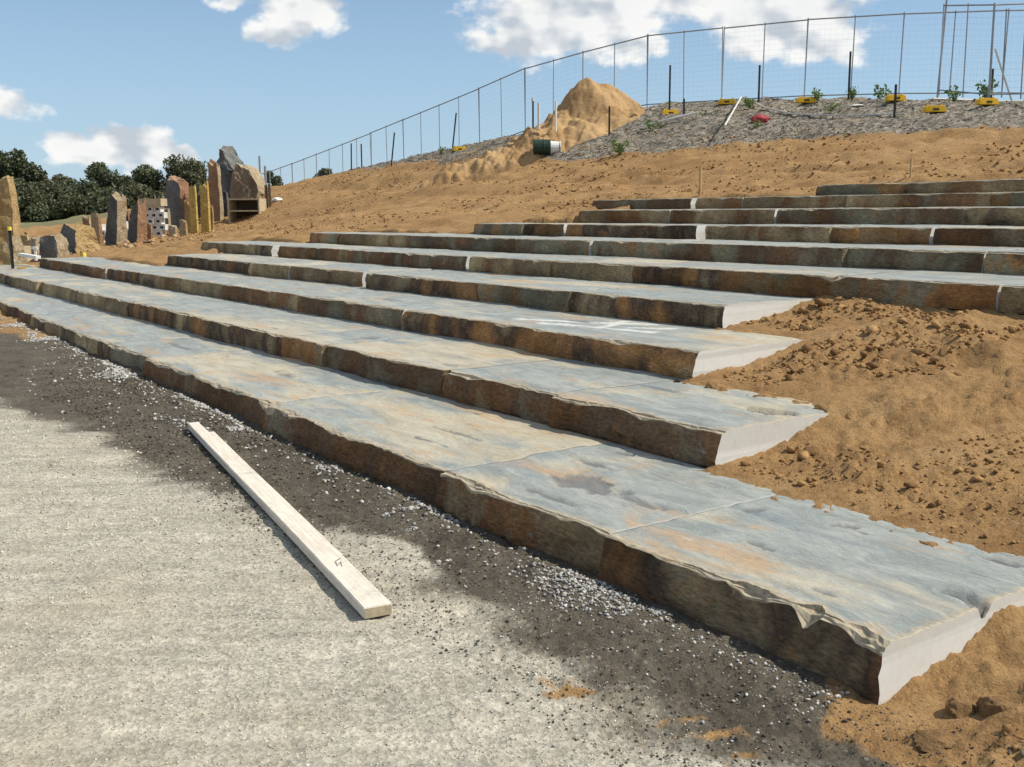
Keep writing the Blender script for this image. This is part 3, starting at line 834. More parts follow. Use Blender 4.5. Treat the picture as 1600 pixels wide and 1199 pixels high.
def scatter(name, x, y, size, palette, seed, mat, label, cat, sink=.35, base='ico', z=None, flat=(.45, .95)):
    rg = np.random.default_rng(seed); n = len(x); bv, bf = ico() if base == 'ico' else OCT; m = len(bv)
    z = terrain(x, y) if z is None else z
    P = np.repeat(bv[None], n, 0) * rg.uniform(.5, 1.3, (n, m, 1))
    P *= np.stack([rg.uniform(.7, 1.3, n), rg.uniform(.7, 1.1, n), rg.uniform(*flat, n)], 1)[:, None, :]
    a = rg.uniform(0, 2 * np.pi, n); c, s_ = np.cos(a)[:, None], np.sin(a)[:, None]
    tl = rg.uniform(-.5, .5, n)[:, None]
    px = P[..., 0]; pz = P[..., 2]; P[..., 0], P[..., 2] = px * np.cos(tl) - pz * np.sin(tl), px * np.sin(tl) + pz * np.cos(tl)
    px = P[..., 0] * c - P[..., 1] * s_; py = P[..., 0] * s_ + P[..., 1] * c
    P = np.stack([px, py, P[..., 2]], -1) * size[:, None, None]
    P += np.stack([x, y, z + size * sink], 1)[:, None, :]
    F = (bf[None] + (np.arange(n) * m)[:, None, None]).reshape(-1, 3)
    me = mesh_np(name, P.reshape(-1, 3), F, [mat])
    pal = np.array(palette); ci = rg.integers(0, len(pal), n); col = pal[ci] * rg.uniform(.8, 1.2, (n, 1))
    ca = me.color_attributes.new('col', 'FLOAT_COLOR', 'POINT')
    c4 = np.ones((n, m, 4)); c4[..., :3] = col[:, None, :]; ca.data.foreach_set('color', c4.astype(np.float32).ravel())
    o = link(name, me); tag(o, label, cat, kind='stuff')
    return o


GREY = [(.42, .41, .38), (.52, .50, .46), (.31, .305, .29), (.46, .42, .35), (.25, .24, .22), (.37, .365, .355)]
BEIGE = [(.50, .46, .37), (.42, .39, .32), (.58, .54, .45), (.36, .32, .25), (.47, .42, .33)]
DARKS = [(.085, .072, .055), (.12, .10, .078), (.065, .055, .043), (.15, .128, .095)]
ORANGE = [(.29, .165, .070), (.24, .135, .057), (.34, .20, .088), (.20, .112, .048), (.33, .20, .09)]


def scat_all():
    rg = np.random.default_rng(2)
    # pale chips spilled along the foot of the lowest row, in uneven drifts
    n = 26000; s = .1 + 15 * rg.random(n) ** 1.9; w = -.04 - np.abs(rg.normal(0, .18, n)) - .02
    ds = vn2(s * 1.5, w * 4, 8) + .35 * vn2(s * 6, w * 6, 9); keep = (ds > .96) | ((w > -.13) & (ds > .72) & (rg.random(n) < .7))
    keep |= (np.abs(s - 1.25 + w * .8) < .16 + .3 * vn2(s * 9, w * 9, 6)) & (w > -.34) & (rg.random(n) < .30)
    keep |= rg.random(n) < .05
    s, w = s[keep], w[keep]; x, y = to_xy(s, w); r = np.hypot(x, y)
    scatter('spilled_gravel', x, y, (.003 + .0085 * rg.random(len(x)) ** 2) * np.clip(r / 4.5, .9, 1.7), GREY, 1, MT['pebble'], 'pale loose gravel spilled along the foot of the lowest stone row', 'gravel')
    # stones on the damp strip
    n = 1300; s = -.7 + 10.6 * rg.random(n) ** 1.5; w = -1.1 * rg.random(n) ** .8 - .02; x, y = to_xy(s, w)
    scatter('strip_gravel', x, y, (.002 + .008 * rg.random(n) ** 2) * np.clip(np.hypot(x, y) / 5, 1, 2), GREY + DARKS * 3, 3, MT['pebble'], 'scattered small stones on the dark damp soil strip', 'gravel', .2)
    # soil crumbs on the damp strip
    n = 15000; s = -.7 + 9.6 * rg.random(n) ** 1.5; w = -.95 * rg.random(n) - .02; x, y = to_xy(s, w)
    scatter('soil_crumbs', x, y, (.002 + .008 * rg.random(n) ** 2.5) * np.clip(np.hypot(x, y) / 5, .8, 1.6), DARKS, 4, MT['clod'], 'crumbs of dark damp soil in front of the stone rows', 'soil', .15, 'oct')
    # crushed rock pad
    n = 34000; r = 1.9 * (10 / 1.9) ** rg.random(n); t = np.radians(rg.uniform(-32, 26, n)); x = r * np.sin(t); y = r * np.cos(t); ss, w = to_sw(x, y)
    bd = lerp(ss, [-1, 0, 2, 4, 5.3, 6.7, 7.4, 12], [-.62, -.70, -.68, -.9, -1.05, -1.25, -1.4, -2.2]); k = w < bd + .12 * rg.normal(0, 1, n)
    x, y, r = x[k], y[k], r[k]
    scatter('crushed_rock', x, y, rg.uniform(.0025, .0075, len(x)) * np.clip(r / 4, .8, 1.8), BEIGE, 5, MT['pebble'], 'fine pale crushed rock of the gravel pad', 'gravel', .1, 'oct')
    # clods on the sand ramp to the right of the rows
    n = 42000; s = -3.5 + 8 * rg.random(n); w = 5 * rg.random(n) ** 1.2 - .3
    endk = lerp(w, [-.4, 0, 1.2, 1.25, 2.4, 2.45, 3.6, 3.65, 4.8], [.15, -.03, -.03, 1.9, 1.9, 3.2, 3.2, 4.1, 4.1])
    k = (s < endk - .03) & (vn2(s * 1.3 + 3, w * 1.5, 17) + .4 * vn2(s * 5, w * 5, 18) > .66); s, w = s[k], w[k]; x, y = to_xy(s, w); m = len(x)
    sz = .003 + .015 * rg.random(m) ** 3.2; sz = np.where(rg.random(m) < .022, sz + rg.uniform(.008, .034, m), sz)
    scatter('sand_clods', x, y, sz * np.clip(np.hypot(x, y) / 6, .5, 1.4), ORANGE, 6, MT['clod'], 'crumbled clods of orange sandy soil at the ends of the stone rows', 'soil', .25)
    # clods over the bare hillside
    n = 30000; s = -2 + 38 * rg.random(n); w = 5 + 12 * rg.random(n)
    lw = lerp(s, [0, 9, 9.1, 13, 13.1, 17, 17.2, 20, 20.2, 24, 40], [12.1, 12.1, 10.9, 10.6, 8.4, 7.0, 6.0, 5.7, 5, 3.5, 3]); k = (w > lw) & (vn2(s * .5, w * 1.4, 27) + .4 * vn2(s * 2, w * 4, 28) > .70)
    s, w = s[k], w[k]; x, y = to_xy(s, w); m = len(x); sz = .010 + .045 * rg.random(m) ** 4
    scatter('hill_clods', x, y, sz, ORANGE, 7, MT['clod'], 'clods of orange earth over the bare hillside', 'soil', .2, 'oct')
    # rubble lying about the far site
    n = 900; px_ = rg.uniform(-60, 360, n); d = rg.uniform(24.5, 40, n); x = (px_ - 800) / 1618 * d; y = d
    ss, ww = to_sw(x, y); k = ~((ss < 24.3) & (ww < 3.9)) & (vn2(x * .7, y * .7, 47) > .42); x, y = x[k], y[k]; m = len(x)
    scatter('site_rubble', x, y, .015 + .10 * rg.random(m) ** 4, [(.36, .23, .10), (.28, .20, .12), (.17, .14, .11), (.40, .29, .16), (.27, .15, .07), (.33, .21, .10)], 9, MT['pebble'], 'broken rock strewn between the upright stones of the far site', 'rubble', .3)
    # mulch and rubble on the crest
    n = 15000; s = 2 + 34 * rg.random(n); w = 14 + 7 * rg.random(n)
    wm = lerp(s, [-10, 0, 7.6, 13.9, 17.5, 19.7, 25, 31, 45], [19, 18, 17.3, 16.5, 15.2, 14.4, 15.0, 15.6, 16.2]); k = w > wm + .3 * rg.normal(0, 1, n); s, w = s[k], w[k]; x, y = to_xy(s, w); m = len(x)
    scatter('crest_rubble', x, y, .010 + .032 * rg.random(m) ** 2, [(.28, .26, .23), (.19, .17, .15), (.40, .38, .35), (.25, .20, .14), (.11, .10, .09), (.34, .27, .19)], 8, MT['pebble'], 'grey stone rubble and mulch along the crest of the hill', 'gravel', .2, 'oct')


scat_all()

# ------------------------------------------------------------------ rocks and standing stones
def rock_mesh(w, d, h, seed, top=(.6, 0), lean=(0, 0), rough=.06, n=(8, 6, 12), mats=None, sidefrac=.75, belly=.06):
    """a rough slab standing on its end: box grid, tapered to the top, displaced; slot 0 on broad faces, slot 1 on the sun-facing +x side, slot 2 other"""
    bm = bmesh.new(); bmesh.ops.create_cube(bm, size=1)
    bmesh.ops.subdivide_edges(bm, edges=list(bm.edges), cuts=11, use_grid_fill=True)
    P = np.array([v.co[:] for v in bm.verts]); t = P[:, 2] + .5
    sc_ = 1 + (top[0] - 1) * t ** 1.6 + belly * np.sin(t * math.pi)
    X = P[:, 0] * w * sc_ + top[1] * w * t ** 2 + lean[0] * h * t; Y = P[:, 1] * d * (1 - .25 * t) + lean[1] * h * t
    zt = h * (1 + .16 * vn2(P[:, 0] * 2.2 + seed, P[:, 1] * 2 + seed, seed) - .10 * P[:, 0] * (1 if seed % 2 else -1)); Z = t * zt
    Q = np.stack([X, Y, Z], 1); sc0 = 2.2 / max(.3, (w * h) ** .5); m = rough * min(w, h)
    for ax in range(3):
        Q[:, ax] += m * (vn3(Q * sc0 * 1.0 + ax * 31 + seed, seed + ax) + .6 * vn3(Q * sc0 * 2.6 + ax * 7 + seed, seed + 5 + ax) + .35 * vn3(Q * sc0 * 6 + ax * 3 + seed, seed + 9 + ax)) * (1.15 if ax < 2 else .7)
    Q[:, 2] = np.where(t < .02, -.25, Q[:, 2])
    for v, q in zip(bm.verts, Q): v.co = q
    bm.normal_update()
    for f in bm.faces: f.material_index = 1 if f.normal.x > .42 else (2 if f.normal.z > .7 and f.normal.x > 0 else 0)  # sun-facing sides take another slot: weathered rock and lit tone in one colour
    me = bpy.data.meshes.new('stone'); bm.to_mesh(me); bm.free()
    for q in mats: me.materials.append(q)
    return me


def stone(name, px, d, wpx, ytop, seed, label, mats, depth=None, rz=.5, sizew=None, cat='standing stone', grp='upright stones on the far site', **k):
    x, y = at(px, d); z = gz(x, y); h = max(.2, ztop(px, ytop, d) - z); w = wpx * d / 1618.0
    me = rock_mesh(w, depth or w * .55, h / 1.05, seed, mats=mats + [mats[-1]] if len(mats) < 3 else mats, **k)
    o = link(name, me, None, (x, y, z - .02), (0, 0, rz)); tag(o, label, cat, grp)
    return o


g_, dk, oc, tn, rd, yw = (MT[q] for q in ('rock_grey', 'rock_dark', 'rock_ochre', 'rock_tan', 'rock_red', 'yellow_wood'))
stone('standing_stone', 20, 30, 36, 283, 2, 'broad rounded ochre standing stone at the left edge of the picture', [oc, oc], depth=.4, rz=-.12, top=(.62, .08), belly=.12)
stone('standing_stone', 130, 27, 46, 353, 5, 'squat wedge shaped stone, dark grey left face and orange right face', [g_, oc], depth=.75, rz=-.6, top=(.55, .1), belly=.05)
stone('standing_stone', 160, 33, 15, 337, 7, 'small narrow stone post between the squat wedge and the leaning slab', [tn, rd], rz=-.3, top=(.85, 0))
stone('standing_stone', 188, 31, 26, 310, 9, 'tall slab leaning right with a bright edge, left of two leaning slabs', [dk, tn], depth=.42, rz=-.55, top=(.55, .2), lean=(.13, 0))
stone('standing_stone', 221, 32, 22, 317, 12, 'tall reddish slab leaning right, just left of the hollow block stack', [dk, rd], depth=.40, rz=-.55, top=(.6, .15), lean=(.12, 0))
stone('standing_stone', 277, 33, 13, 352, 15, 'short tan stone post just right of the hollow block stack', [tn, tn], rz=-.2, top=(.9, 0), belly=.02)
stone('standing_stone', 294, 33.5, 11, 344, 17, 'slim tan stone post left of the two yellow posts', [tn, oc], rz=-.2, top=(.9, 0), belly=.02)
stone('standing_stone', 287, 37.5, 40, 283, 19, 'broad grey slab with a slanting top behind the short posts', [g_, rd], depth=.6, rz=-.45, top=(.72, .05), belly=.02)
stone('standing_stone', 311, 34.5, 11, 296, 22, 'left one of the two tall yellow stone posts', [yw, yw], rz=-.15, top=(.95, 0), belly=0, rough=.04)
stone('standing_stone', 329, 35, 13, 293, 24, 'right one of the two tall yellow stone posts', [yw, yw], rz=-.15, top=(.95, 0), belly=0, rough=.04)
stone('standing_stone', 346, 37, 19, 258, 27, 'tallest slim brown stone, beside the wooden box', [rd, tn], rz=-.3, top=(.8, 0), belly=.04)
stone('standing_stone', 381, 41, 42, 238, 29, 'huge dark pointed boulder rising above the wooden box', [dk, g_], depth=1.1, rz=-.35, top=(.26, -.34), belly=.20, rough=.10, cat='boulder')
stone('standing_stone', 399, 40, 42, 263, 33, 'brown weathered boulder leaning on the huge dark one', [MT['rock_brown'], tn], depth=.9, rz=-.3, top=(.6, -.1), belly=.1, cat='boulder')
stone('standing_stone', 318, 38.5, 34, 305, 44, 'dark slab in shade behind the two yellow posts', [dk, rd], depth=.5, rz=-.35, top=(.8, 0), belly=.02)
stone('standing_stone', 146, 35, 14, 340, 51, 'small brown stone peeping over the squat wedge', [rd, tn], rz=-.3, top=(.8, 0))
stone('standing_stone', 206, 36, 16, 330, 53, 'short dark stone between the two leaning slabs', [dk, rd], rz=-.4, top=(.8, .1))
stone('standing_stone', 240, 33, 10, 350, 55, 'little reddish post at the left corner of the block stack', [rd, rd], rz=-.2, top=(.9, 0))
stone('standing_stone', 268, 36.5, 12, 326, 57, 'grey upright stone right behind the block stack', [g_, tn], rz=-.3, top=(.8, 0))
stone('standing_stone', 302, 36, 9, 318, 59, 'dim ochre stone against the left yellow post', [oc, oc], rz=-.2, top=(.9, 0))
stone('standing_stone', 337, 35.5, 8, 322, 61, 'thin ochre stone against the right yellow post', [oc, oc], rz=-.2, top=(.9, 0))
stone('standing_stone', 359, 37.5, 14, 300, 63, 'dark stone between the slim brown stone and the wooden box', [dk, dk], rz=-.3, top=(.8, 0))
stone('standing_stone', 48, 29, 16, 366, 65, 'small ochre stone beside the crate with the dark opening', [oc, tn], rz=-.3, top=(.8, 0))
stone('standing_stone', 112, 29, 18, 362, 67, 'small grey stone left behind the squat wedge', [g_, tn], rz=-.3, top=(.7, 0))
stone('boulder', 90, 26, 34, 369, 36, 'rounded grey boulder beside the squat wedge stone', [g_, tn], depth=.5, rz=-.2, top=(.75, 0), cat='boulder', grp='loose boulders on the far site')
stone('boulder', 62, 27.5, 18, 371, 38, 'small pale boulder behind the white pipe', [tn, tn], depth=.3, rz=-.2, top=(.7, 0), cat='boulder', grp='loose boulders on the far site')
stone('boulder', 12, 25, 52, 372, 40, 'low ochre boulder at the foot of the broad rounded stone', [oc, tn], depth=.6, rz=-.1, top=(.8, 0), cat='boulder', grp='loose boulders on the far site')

# lumps of dirt in the bottom right corner
def lump(s, w, size, seed, label):
    x, y = to_xy(s, w); bm = bmesh.new(); bmesh.ops.create_icosphere(bm, subdivisions=4, radius=1)
    P = np.array([v.co[:] for v in bm.verts]); r = 1 + .30 * vn3(P * 1.3 + seed, seed) + .16 * vn3(P * 3.4 + seed, seed + 1) + .07 * vn3(P * 9 + seed, seed + 2)
    rl = np.random.default_rng(seed * 13)
    for q in range(9):
        nn = rl.normal(0, 1, 3); nn /= np.linalg.norm(nn); dd = P @ nn; lim = rl.uniform(.62, .9); r = np.where(dd > .05, np.minimum(r, lim / np.maximum(dd, .05)), r)
    r = r + .03 * vn3(P * 12 + seed, seed + 4)
    Q = P * r[:, None] * np.array(size)
    for v, q in zip(bm.verts, Q): v.co = q
    me = bpy.data.meshes.new('dirt_lump'); bm.to_mesh(me); bm.free(); me.materials.append(MT['lump'])
    o = link('dirt_lump', me, None, (x, y, gz(x, y) + size[2] * .02), (0, 0, seed)); tag(o, label, 'dirt lump', 'lumps of hard dirt by the near slab end')


lump(-.20, .10, (.060, .050, .050), 3, 'faceted dirt lump just below the sawn end of the lowest row')
lump(-.285, .135, (.080, .055, .045), 5, 'flat dirt lump right of the faceted one, bottom right corner')
lump(-.27, -.15, (.075, .060, .032), 8, 'low dirt lump at the bottom edge of the picture')
lump(-.62, 1.9, (.07, .06, .045), 9, 'dark dirt lump lying on the sand right of the second row')

# ------------------------------------------------------------------ the mound on the crest
def mound():
    x, y = at(905, 31.4); nx, ny = 190, 130; z0 = gz(x, y)
    X, Y = np.meshgrid(np.linspace(-5.2, 2.6, nx), np.linspace(-4.6, 2.4, ny), indexing='ij')
    wx = X + .30 * fbm(X * .9, Y * .9, 3, 3); wy = Y + .30 * fbm(X * .9 + 9, Y * .9, 5, 3)
    def cone(cx, cy, h, rx, ry, p): return h * np.clip(1 - np.hypot((wx - cx) / rx, (wy - cy) / ry), 0, 1) ** p
    H = cone(.28, .1, 1.42, 1.95, 2.0, 1.0)
    for c in ((-.7, -.5, .85, 1.5, 1.8, .8), (-1.5, -1.3, .75, 1.3, 1.5, .7), (-2.4, -2.0, .62, 1.4, 1.2, .7), (-3.6, -2.2, .40, 1.5, 1.0, .8), (1.0, -1.0, .35, 1.5, 1.3, .9), (-.2, -1.6, .45, 1.4, 1.3, .8)):
        q = cone(*c); k = .12; H = np.maximum(H, q) + .25 * k * np.clip(1 - np.abs(H - q) / k, 0, 1) ** 2
    body = np.clip(H / .25, 0, 1)
    crag = sstep(.3, -.9, X) * .8 + .2
    H = H + body * (.10 * fbm(X * 2.2, Y * 2.2, 13, 4, .6) + crag * .30 * (np.abs(fbm(X * 2.6, Y * 2.6, 17, 4, .6)) - .25) + .03 * fbm(X * 9, Y * 9, 19, 3))
    H = H + body * crag * .12 * np.round(3 * vn2(X * 1.1, Y * 1.6, 23)) / 3
    g0 = terrain((X + x).ravel(), (Y + y).ravel()).reshape(X.shape)
    Z = g0 - z0 + H - .10 - .2 * (1 - body)
    V = np.stack([X, Y, Z], -1).reshape(-1, 3); i = np.arange(nx - 1)[:, None]; j = np.arange(ny - 1)[None, :]
    F = np.stack([i * ny + j, (i + 1) * ny + j, (i + 1) * ny + j + 1, i * ny + j + 1], -1).reshape(-1, 4)
    o = link('earth_mound', mesh_np('earth_mound', V, F, [MT['dirt']]), None, (x, y, z0)); tag(o, 'pointed heap of orange dirt with a broken left shoulder on the crest', 'dirt mound')


mound()

# ------------------------------------------------------------------ temporary fence
FENCE = [(400, 52.5, 279), (440, 50, 268), (582, 43, 215), (740, 37.5, 153), (835, 35, 113), (1010, 32, 70), (1250, 29, 47), (1447, 27.4, 36), (1600, 26.6, 33), (1760, 26, 31)]
ORD = ['first', 'second', 'third', 'fourth', 'fifth', 'sixth', 'seventh', 'eighth', 'ninth', 'tenth', 'eleventh', 'twelfth', 'thirteenth', 'fourteenth', 'fifteenth', 'sixteenth', 'seventeenth', 'eighteenth', 'nineteenth', 'twentieth']


def fence_panel(A, B, label, H=2.1, mat=None, grp='temporary wire fence panels along the crest', wires=14):
    mat = mat or MT['steel']; A = Vector(A); B = Vector(B); mid = (A + B) / 2; e = empty('mesh_fence', (mid.x, mid.y, min(A.z, B.z)))
    tag(e, label, 'fence panel', grp); o = e.location; a = A - o; b = B - o; up = Vector((0, 0, H)); rr = random.Random(label)
    lean = Vector((rr.uniform(-.03, .03), rr.uniform(-.03, .03), 0))
    for p in (a, b, (a + b) / 2):
        r = .016
        MB().tube([p, p + up * 1.02 + lean], r, 6).build('post', mat, e)
    MB().tube([a + up + lean, b + up + lean], .019, 6).build('top_rail', mat, e)
    MB().tube([a + Vector((0, 0, .12)), b + Vector((0, 0, .12))], .018, 6).build('bottom_rail', mat, e)
    w = MB()
    for i in range(1, wires):
        z = .12 + (H - .12) * i / wires; w.tube([a + Vector((0, 0, z)) + lean * (z / H), b + Vector((0, 0, z)) + lean * (z / H)], .0013, 3)
    nv = 16
    for i in range(1, nv):
        p = a + (b - a) * (i / nv); w.tube([p + Vector((0, 0, .12)), p + up + lean], .0007, 3)
    ob = w.build('wire_mesh', mat, e); ob['kind'] = 'stuff'
    return e


def build_fence():
    pts = []
    for px, d, yt in FENCE:
        x, y = at(px, d); pts.append(Vector((x, y, ztop(px, yt, d) - 2.1)))
    # resample to 2.45 m panels
    poly = [pts[0]]; out = [pts[0]]; step = 2.45; acc = 0
    for i in range(len(pts) - 1):
        a, b = pts[i], pts[i + 1]; L = (b - a).length; t = step - acc
        while t < L: out.append(a + (b - a) * (t / L)); t += step
        acc = L - (t - step)
    n = len(out) - 1
    for i in range(n):
        fence_panel(out[i], out[i + 1], '%s wire fence panel along the crest, counted from the left end' % ORD[i])
    # second, nearer fence at the right with its return panel
    def P(px, d, yt): x, y = at(px, d); return Vector((x, y, ztop(px, yt, d) - 2.1))
    q0 = P(1449, 26.2, 27); q1 = P(1524, 24.7, 26); q3 = P(1720, 24.2, 19)
    fence_panel(q0, q1, 'nearer fence panel seen edge on, behind the white diagonal brace', grp='nearer fence panels at the right')
    fence_panel(q1 + Vector((.03, 0, 0)), q1 + (q3 - q1) * .5, 'nearer fence panel right of the white diagonal brace', grp='nearer fence panels at the right')
    fence_panel(q1 + (q3 - q1) * .51, q3, 'nearer fence panel cut off by the right edge of the picture', grp='nearer fence panels at the right')
    # the taller post where both fences meet
    x, y = at(1446, 26.6); z = gz(x, y); e = MB().tube([(0, 0, -.3), (.10, 0, ztop(1447, 18, 26.6) - z)], .026, 8).build('fence_post', MT['steel'], None, (x, y, z)); tag(e, 'thick leaning steel post where the two fences meet', 'post')


build_fence()


def fence_foot(px, py, d, label, rz):
    d = spot(px, py + 7, d); x, y = at(px, d); z = gz(x, y) + .01; e = empty('ballast_block', (x, y, z), rz); tag(e, label, 'fence foot', 'yellow plastic feet of the temporary fence')
    e.scale = (.85, .85, .85); blk = MB().prism([(-.28, 0), (.28, 0), (.26, .12), (.20, .16), (-.20, .16), (-.26, .12)], -.12, .12).build('block', MT['yellow'], e, bevel=.008)
    for sx in (-.19, .19): MB().tube([(sx, 0, .14), (sx, 0, .20)], .028, 8).build('socket', MT['yellow'], blk)
    MB().box((0, -.123, .07), (.16, .01, .05)).build('hand_hole', MT['hole'], blk)


for px, py, d, lb, rz in [(1042, 157, 29.6, 'yellow fence foot just right of the dirt heap, first on the crest', .2), (1128, 164, 28.3, 'yellow fence foot with a white rope starting beside it', -.2),
                          (1247, 162, 28, 'yellow fence foot left of the tallest black picket', .1), (1383, 160, 27.2, 'yellow fence foot behind the short black picket', .15),
                          (1443, 176, 24.6, 'yellow fence foot lying nearest, below the leaning steel post', .05), (1522, 166, 25, 'yellow fence foot half hidden by weeds at right', .2),
                          (722, 218, 36.0, 'lone yellow fence foot down the slope left of the heap', .3)]:
    fence_foot(px, py, d, lb, rz)


def picket(px, ytop, ybot, d, label, lean=0, mat='dark_steel', name='star_picket', cap=None, r=.030, grp='dark steel pickets on the slope'):
    d = spot(px, ybot, d) if px > 100 else d; x, y = at(px, d); z = gz(x, y); h = ztop(px, ytop, d) - z
    e = empty(name, (x, y, z)); tag(e, label, 'picket', grp)
    mb = MB()
    for a in (0, 2.094, 4.189):                # three-bladed star section
        c, s_ = math.cos(a), math.sin(a); R = Matrix.Rotation(a, 3, 'Z')
        b = len(mb.v)
        for zz in (-.25, h):
            for q in ((0, -.007), (r, -.004), (r, .004), (0, .007)):
                v = R @ Vector((q[0], q[1], 0)); mb.v.append((v.x + lean * zz, v.y, zz))
        for j in range(4): mb.f.append((b + j, b + (j + 1) % 4, b + 4 + (j + 1) % 4, b + 4 + j)); mb.m.append(0)
        mb.f.append((b, b + 1, b + 2, b + 3)); mb.f.append((b + 4, b + 7, b + 6, b + 5)); mb.m += [0, 0]
    mb.build('shaft', MT[mat], e)
    if cap: MB().tube([(lean * h, 0, h - .05), (lean * h, 0, h + .03)], r * 1.3, 8).build('cap', MT[cap], e)


for a in [(1312, 93, 163, 27.6, 'tallest black picket on the crest'), (1176, 113, 150, 29, 'black picket rising behind the white rope'), (1041, 113, 156, 30, 'black picket behind the first yellow foot'),
          (1383, 141, 190, 25.3, 'short black picket in front of the yellow foot'), (950, 173, 217, 26.8, 'thin black picket in front of the dirt heap'),
          (1063, 162, 188, 26.8, 'short black picket beside the white pipe on the rubble'), (556, 228, 268, 37, 'left one of the two dark pickets low on the fence line', .02), (572, 229, 265, 37.5, 'right one of the two dark pickets low on the fence line', 0),
          (617, 212, 247, 38, 'dark picket leaning against the fence halfway down', .12), (710, 183, 222, 36.2, 'leaning dark picket beside the lone yellow foot', .12), (1528, 118, 160, 26.0, 'dark picket behind the weeds at the far right')]:
    picket(*a)
picket(834, 163, 242, 26.2, 'dark picket with a pale cap beside the green drum', cap='pipe_dull')
picket(25, 356, 404, 23, 'dark picket with a yellow cap at the left edge', cap='yellow_cap', r=.035)
picket(1580, 112, 160, 25.4, 'picket with a wide cap at the right edge', cap='dark_steel')


def upright(px, ytop, d, label, mat, r, name='pipe', cat='pipe', sq=False, grp=None):
    x, y = at(px, d); z = gz(x, y); h = ztop(px, ytop, d) - z
    mb = MB()
    if sq: mb.box((0, 0, h / 2 - .1), (2 * r, 2 * r, h + .2), .7)
    else: mb.tube([(0, 0, -.2), (0, 0, h)], r, 8)
    o = mb.build(name, MT[mat], None, (x, y, z)); tag(o, label, cat, grp); return o


upright(843, 168, spot(843, 240, 26.6), 'white upright pipe left of the pair, behind the green drum', 'pipe_dull', .035, 'white_pipe', grp='white upright pipes')
upright(869, 166, spot(869, 236, 26.7), 'white upright pipe right of the pair, above the pale bucket', 'white', .03, 'white_pipe', grp='white upright pipes')
upright(1091, 262, 18.7, 'wooden survey stake behind the ninth stone row', 'wood', .018, 'wooden_stake', 'stake', True, 'wooden survey stakes')
upright(1413, 250, 17.0, 'faint wooden survey stake above the topmost stone row', 'wood', .012, 'wooden_stake', 'stake', True, 'wooden survey stakes')
upright(416, 247, 43, 'grey steel pole beside the brown boulder', 'steel', .04, 'steel_pole', 'pole', grp='grey poles beside the boulder')
upright(424, 262, 43.5, 'shorter grey pole right of the brown boulder', 'steel', .05, 'steel_pole', 'pole', grp='grey poles beside the boulder')
upright(253, 307, 36, 'thin pale rod standing on the hollow block stack', 'steel', .02, 'thin_rod', 'rod')


def drum():
    x, y = at(858, spot(858, 245, 26)); z = gz(x, y); e = empty('fallen_drum', (x, y, z)); tag(e, 'dark green drum lying on its side with a pale open end', 'drum')
    r = .20
    prof = [(-.42, .185), (-.40, .20), (-.15, .20), (-.14, .212), (-.12, .212), (-.11, .20), (.05, .20)]
    mb = MB()
    for i in range(len(prof) - 1): mb.tube([(prof[i][0], 0, r), (prof[i + 1][0], 0, r)], prof[i][1], 16, r1=prof[i + 1][1])
    mb.build('barrel', MT['green'], e)
    pe = MB().tube([(.05, 0, r - .02), (.30, -.03, r - .02)], .18, 16, r1=.155).build('pale_end', MT['white'], e)
    MB().tube([(.30, -.03, r - .02), (.325, -.03, r - .02)], .168, 16).build('rim', MT['white'], pe)


drum()


def lying(name, pts, r, mat, label, cat, n=6):
    """pts: (px, d, extra height)"""
    P = []
    for px, d, dz in pts:
        if d > 60: d = spot(px, d - 1000, 25.5)
        x, y = at(px, d); P.append(Vector((x, y, gz(x, y) + r + dz)))
    o0 = P[0].copy(); o = MB().tube([p - o0 for p in P], r, n).build(name, MT[mat], None, o0); tag(o, label, cat)


lying('white_pipe', [(1000, 1206, .03), (1042, 1199, .07), (1085, 1191, .09)], .030, 'white', 'white pipe lying on the rubble right of the dirt heap', 'pipe')
lying('white_rope', [(1126, 1163, .30), (1150, 1168, .12), (1170, 1172, .04), (1185, 1178, .03), (1205, 1184, .03), (1225, 1189, .03), (1262, 1191, .03), (1320, 1190, .03), (1400, 1188, .03)], .022, 'pipe_dull', 'pale rope trailing over the rubble below the fence', 'rope')
lying('plank', [(1440, 25.6, .05), (1525, 26.2, .08)], .03, 'pipe_dull', 'pale plank lying on the crest below the nearer fence', 'plank')
lying('plank', [(1536, 25.9, .06), (1620, 25.6, .08)], .03, 'white', 'white plank lying at the right edge of the crest', 'plank')


def brace(px0, y0, d0, px1, d1, label, mat='white'):
    x, y = at(px0, d0); a = Vector((x, y, ztop(px0, y0, d0))); x, y = at(px1, d1); b = Vector((x, y, gz(x, y)))
    o = MB().tube([a - b, Vector((0, 0, 0))], .022, 6).build('fence_brace', MT[mat], None, b); tag(o, label, 'brace', 'white braces of the nearer fence')


brace(1529, 89, 24.6, 1562, 25.4, 'white diagonal brace leaning down from the nearer fence')
brace(1581, 126, 24.6, 1606, 24.9, 'short white brace at the right edge of the picture')


def sack(px, d, size, mat, seed, label, name, cat):
    x, y = at(px, d); bm = bmesh.new(); bmesh.ops.create_icosphere(bm, subdivisions=3, radius=1)
    P = np.array([v.co[:] for v in bm.verts]); r = 1 + .25 * vn3(P * 1.7 + seed, seed) + .12 * vn3(P * 4 + seed, seed)
    for v, q in zip(bm.verts, P * r[:, None] * np.array(size)): v.co = q
    me = bpy.data.meshes.new(name); bm.to_mesh(me); bm.free(); me.materials.append(MT[mat])
    o = link(name, me, None, (x, y, gz(x, y) + size[2] * .6)); tag(o, label, cat)


sack(1180, 26.6, (.24, .18, .13), 'red', 3, 'crumpled red bag on the rubble', 'red_bag', 'bag')
sack(1327, 25.9, (.15, .12, .03), 'white', 5, 'scrap of white sheeting on the rubble', 'white_scrap', 'scrap')
sack(440, 37.5, (.20, .15, .09), 'white', 8, 'small white bag on the dirt right of the wooden box', 'white_bag', 'bag')

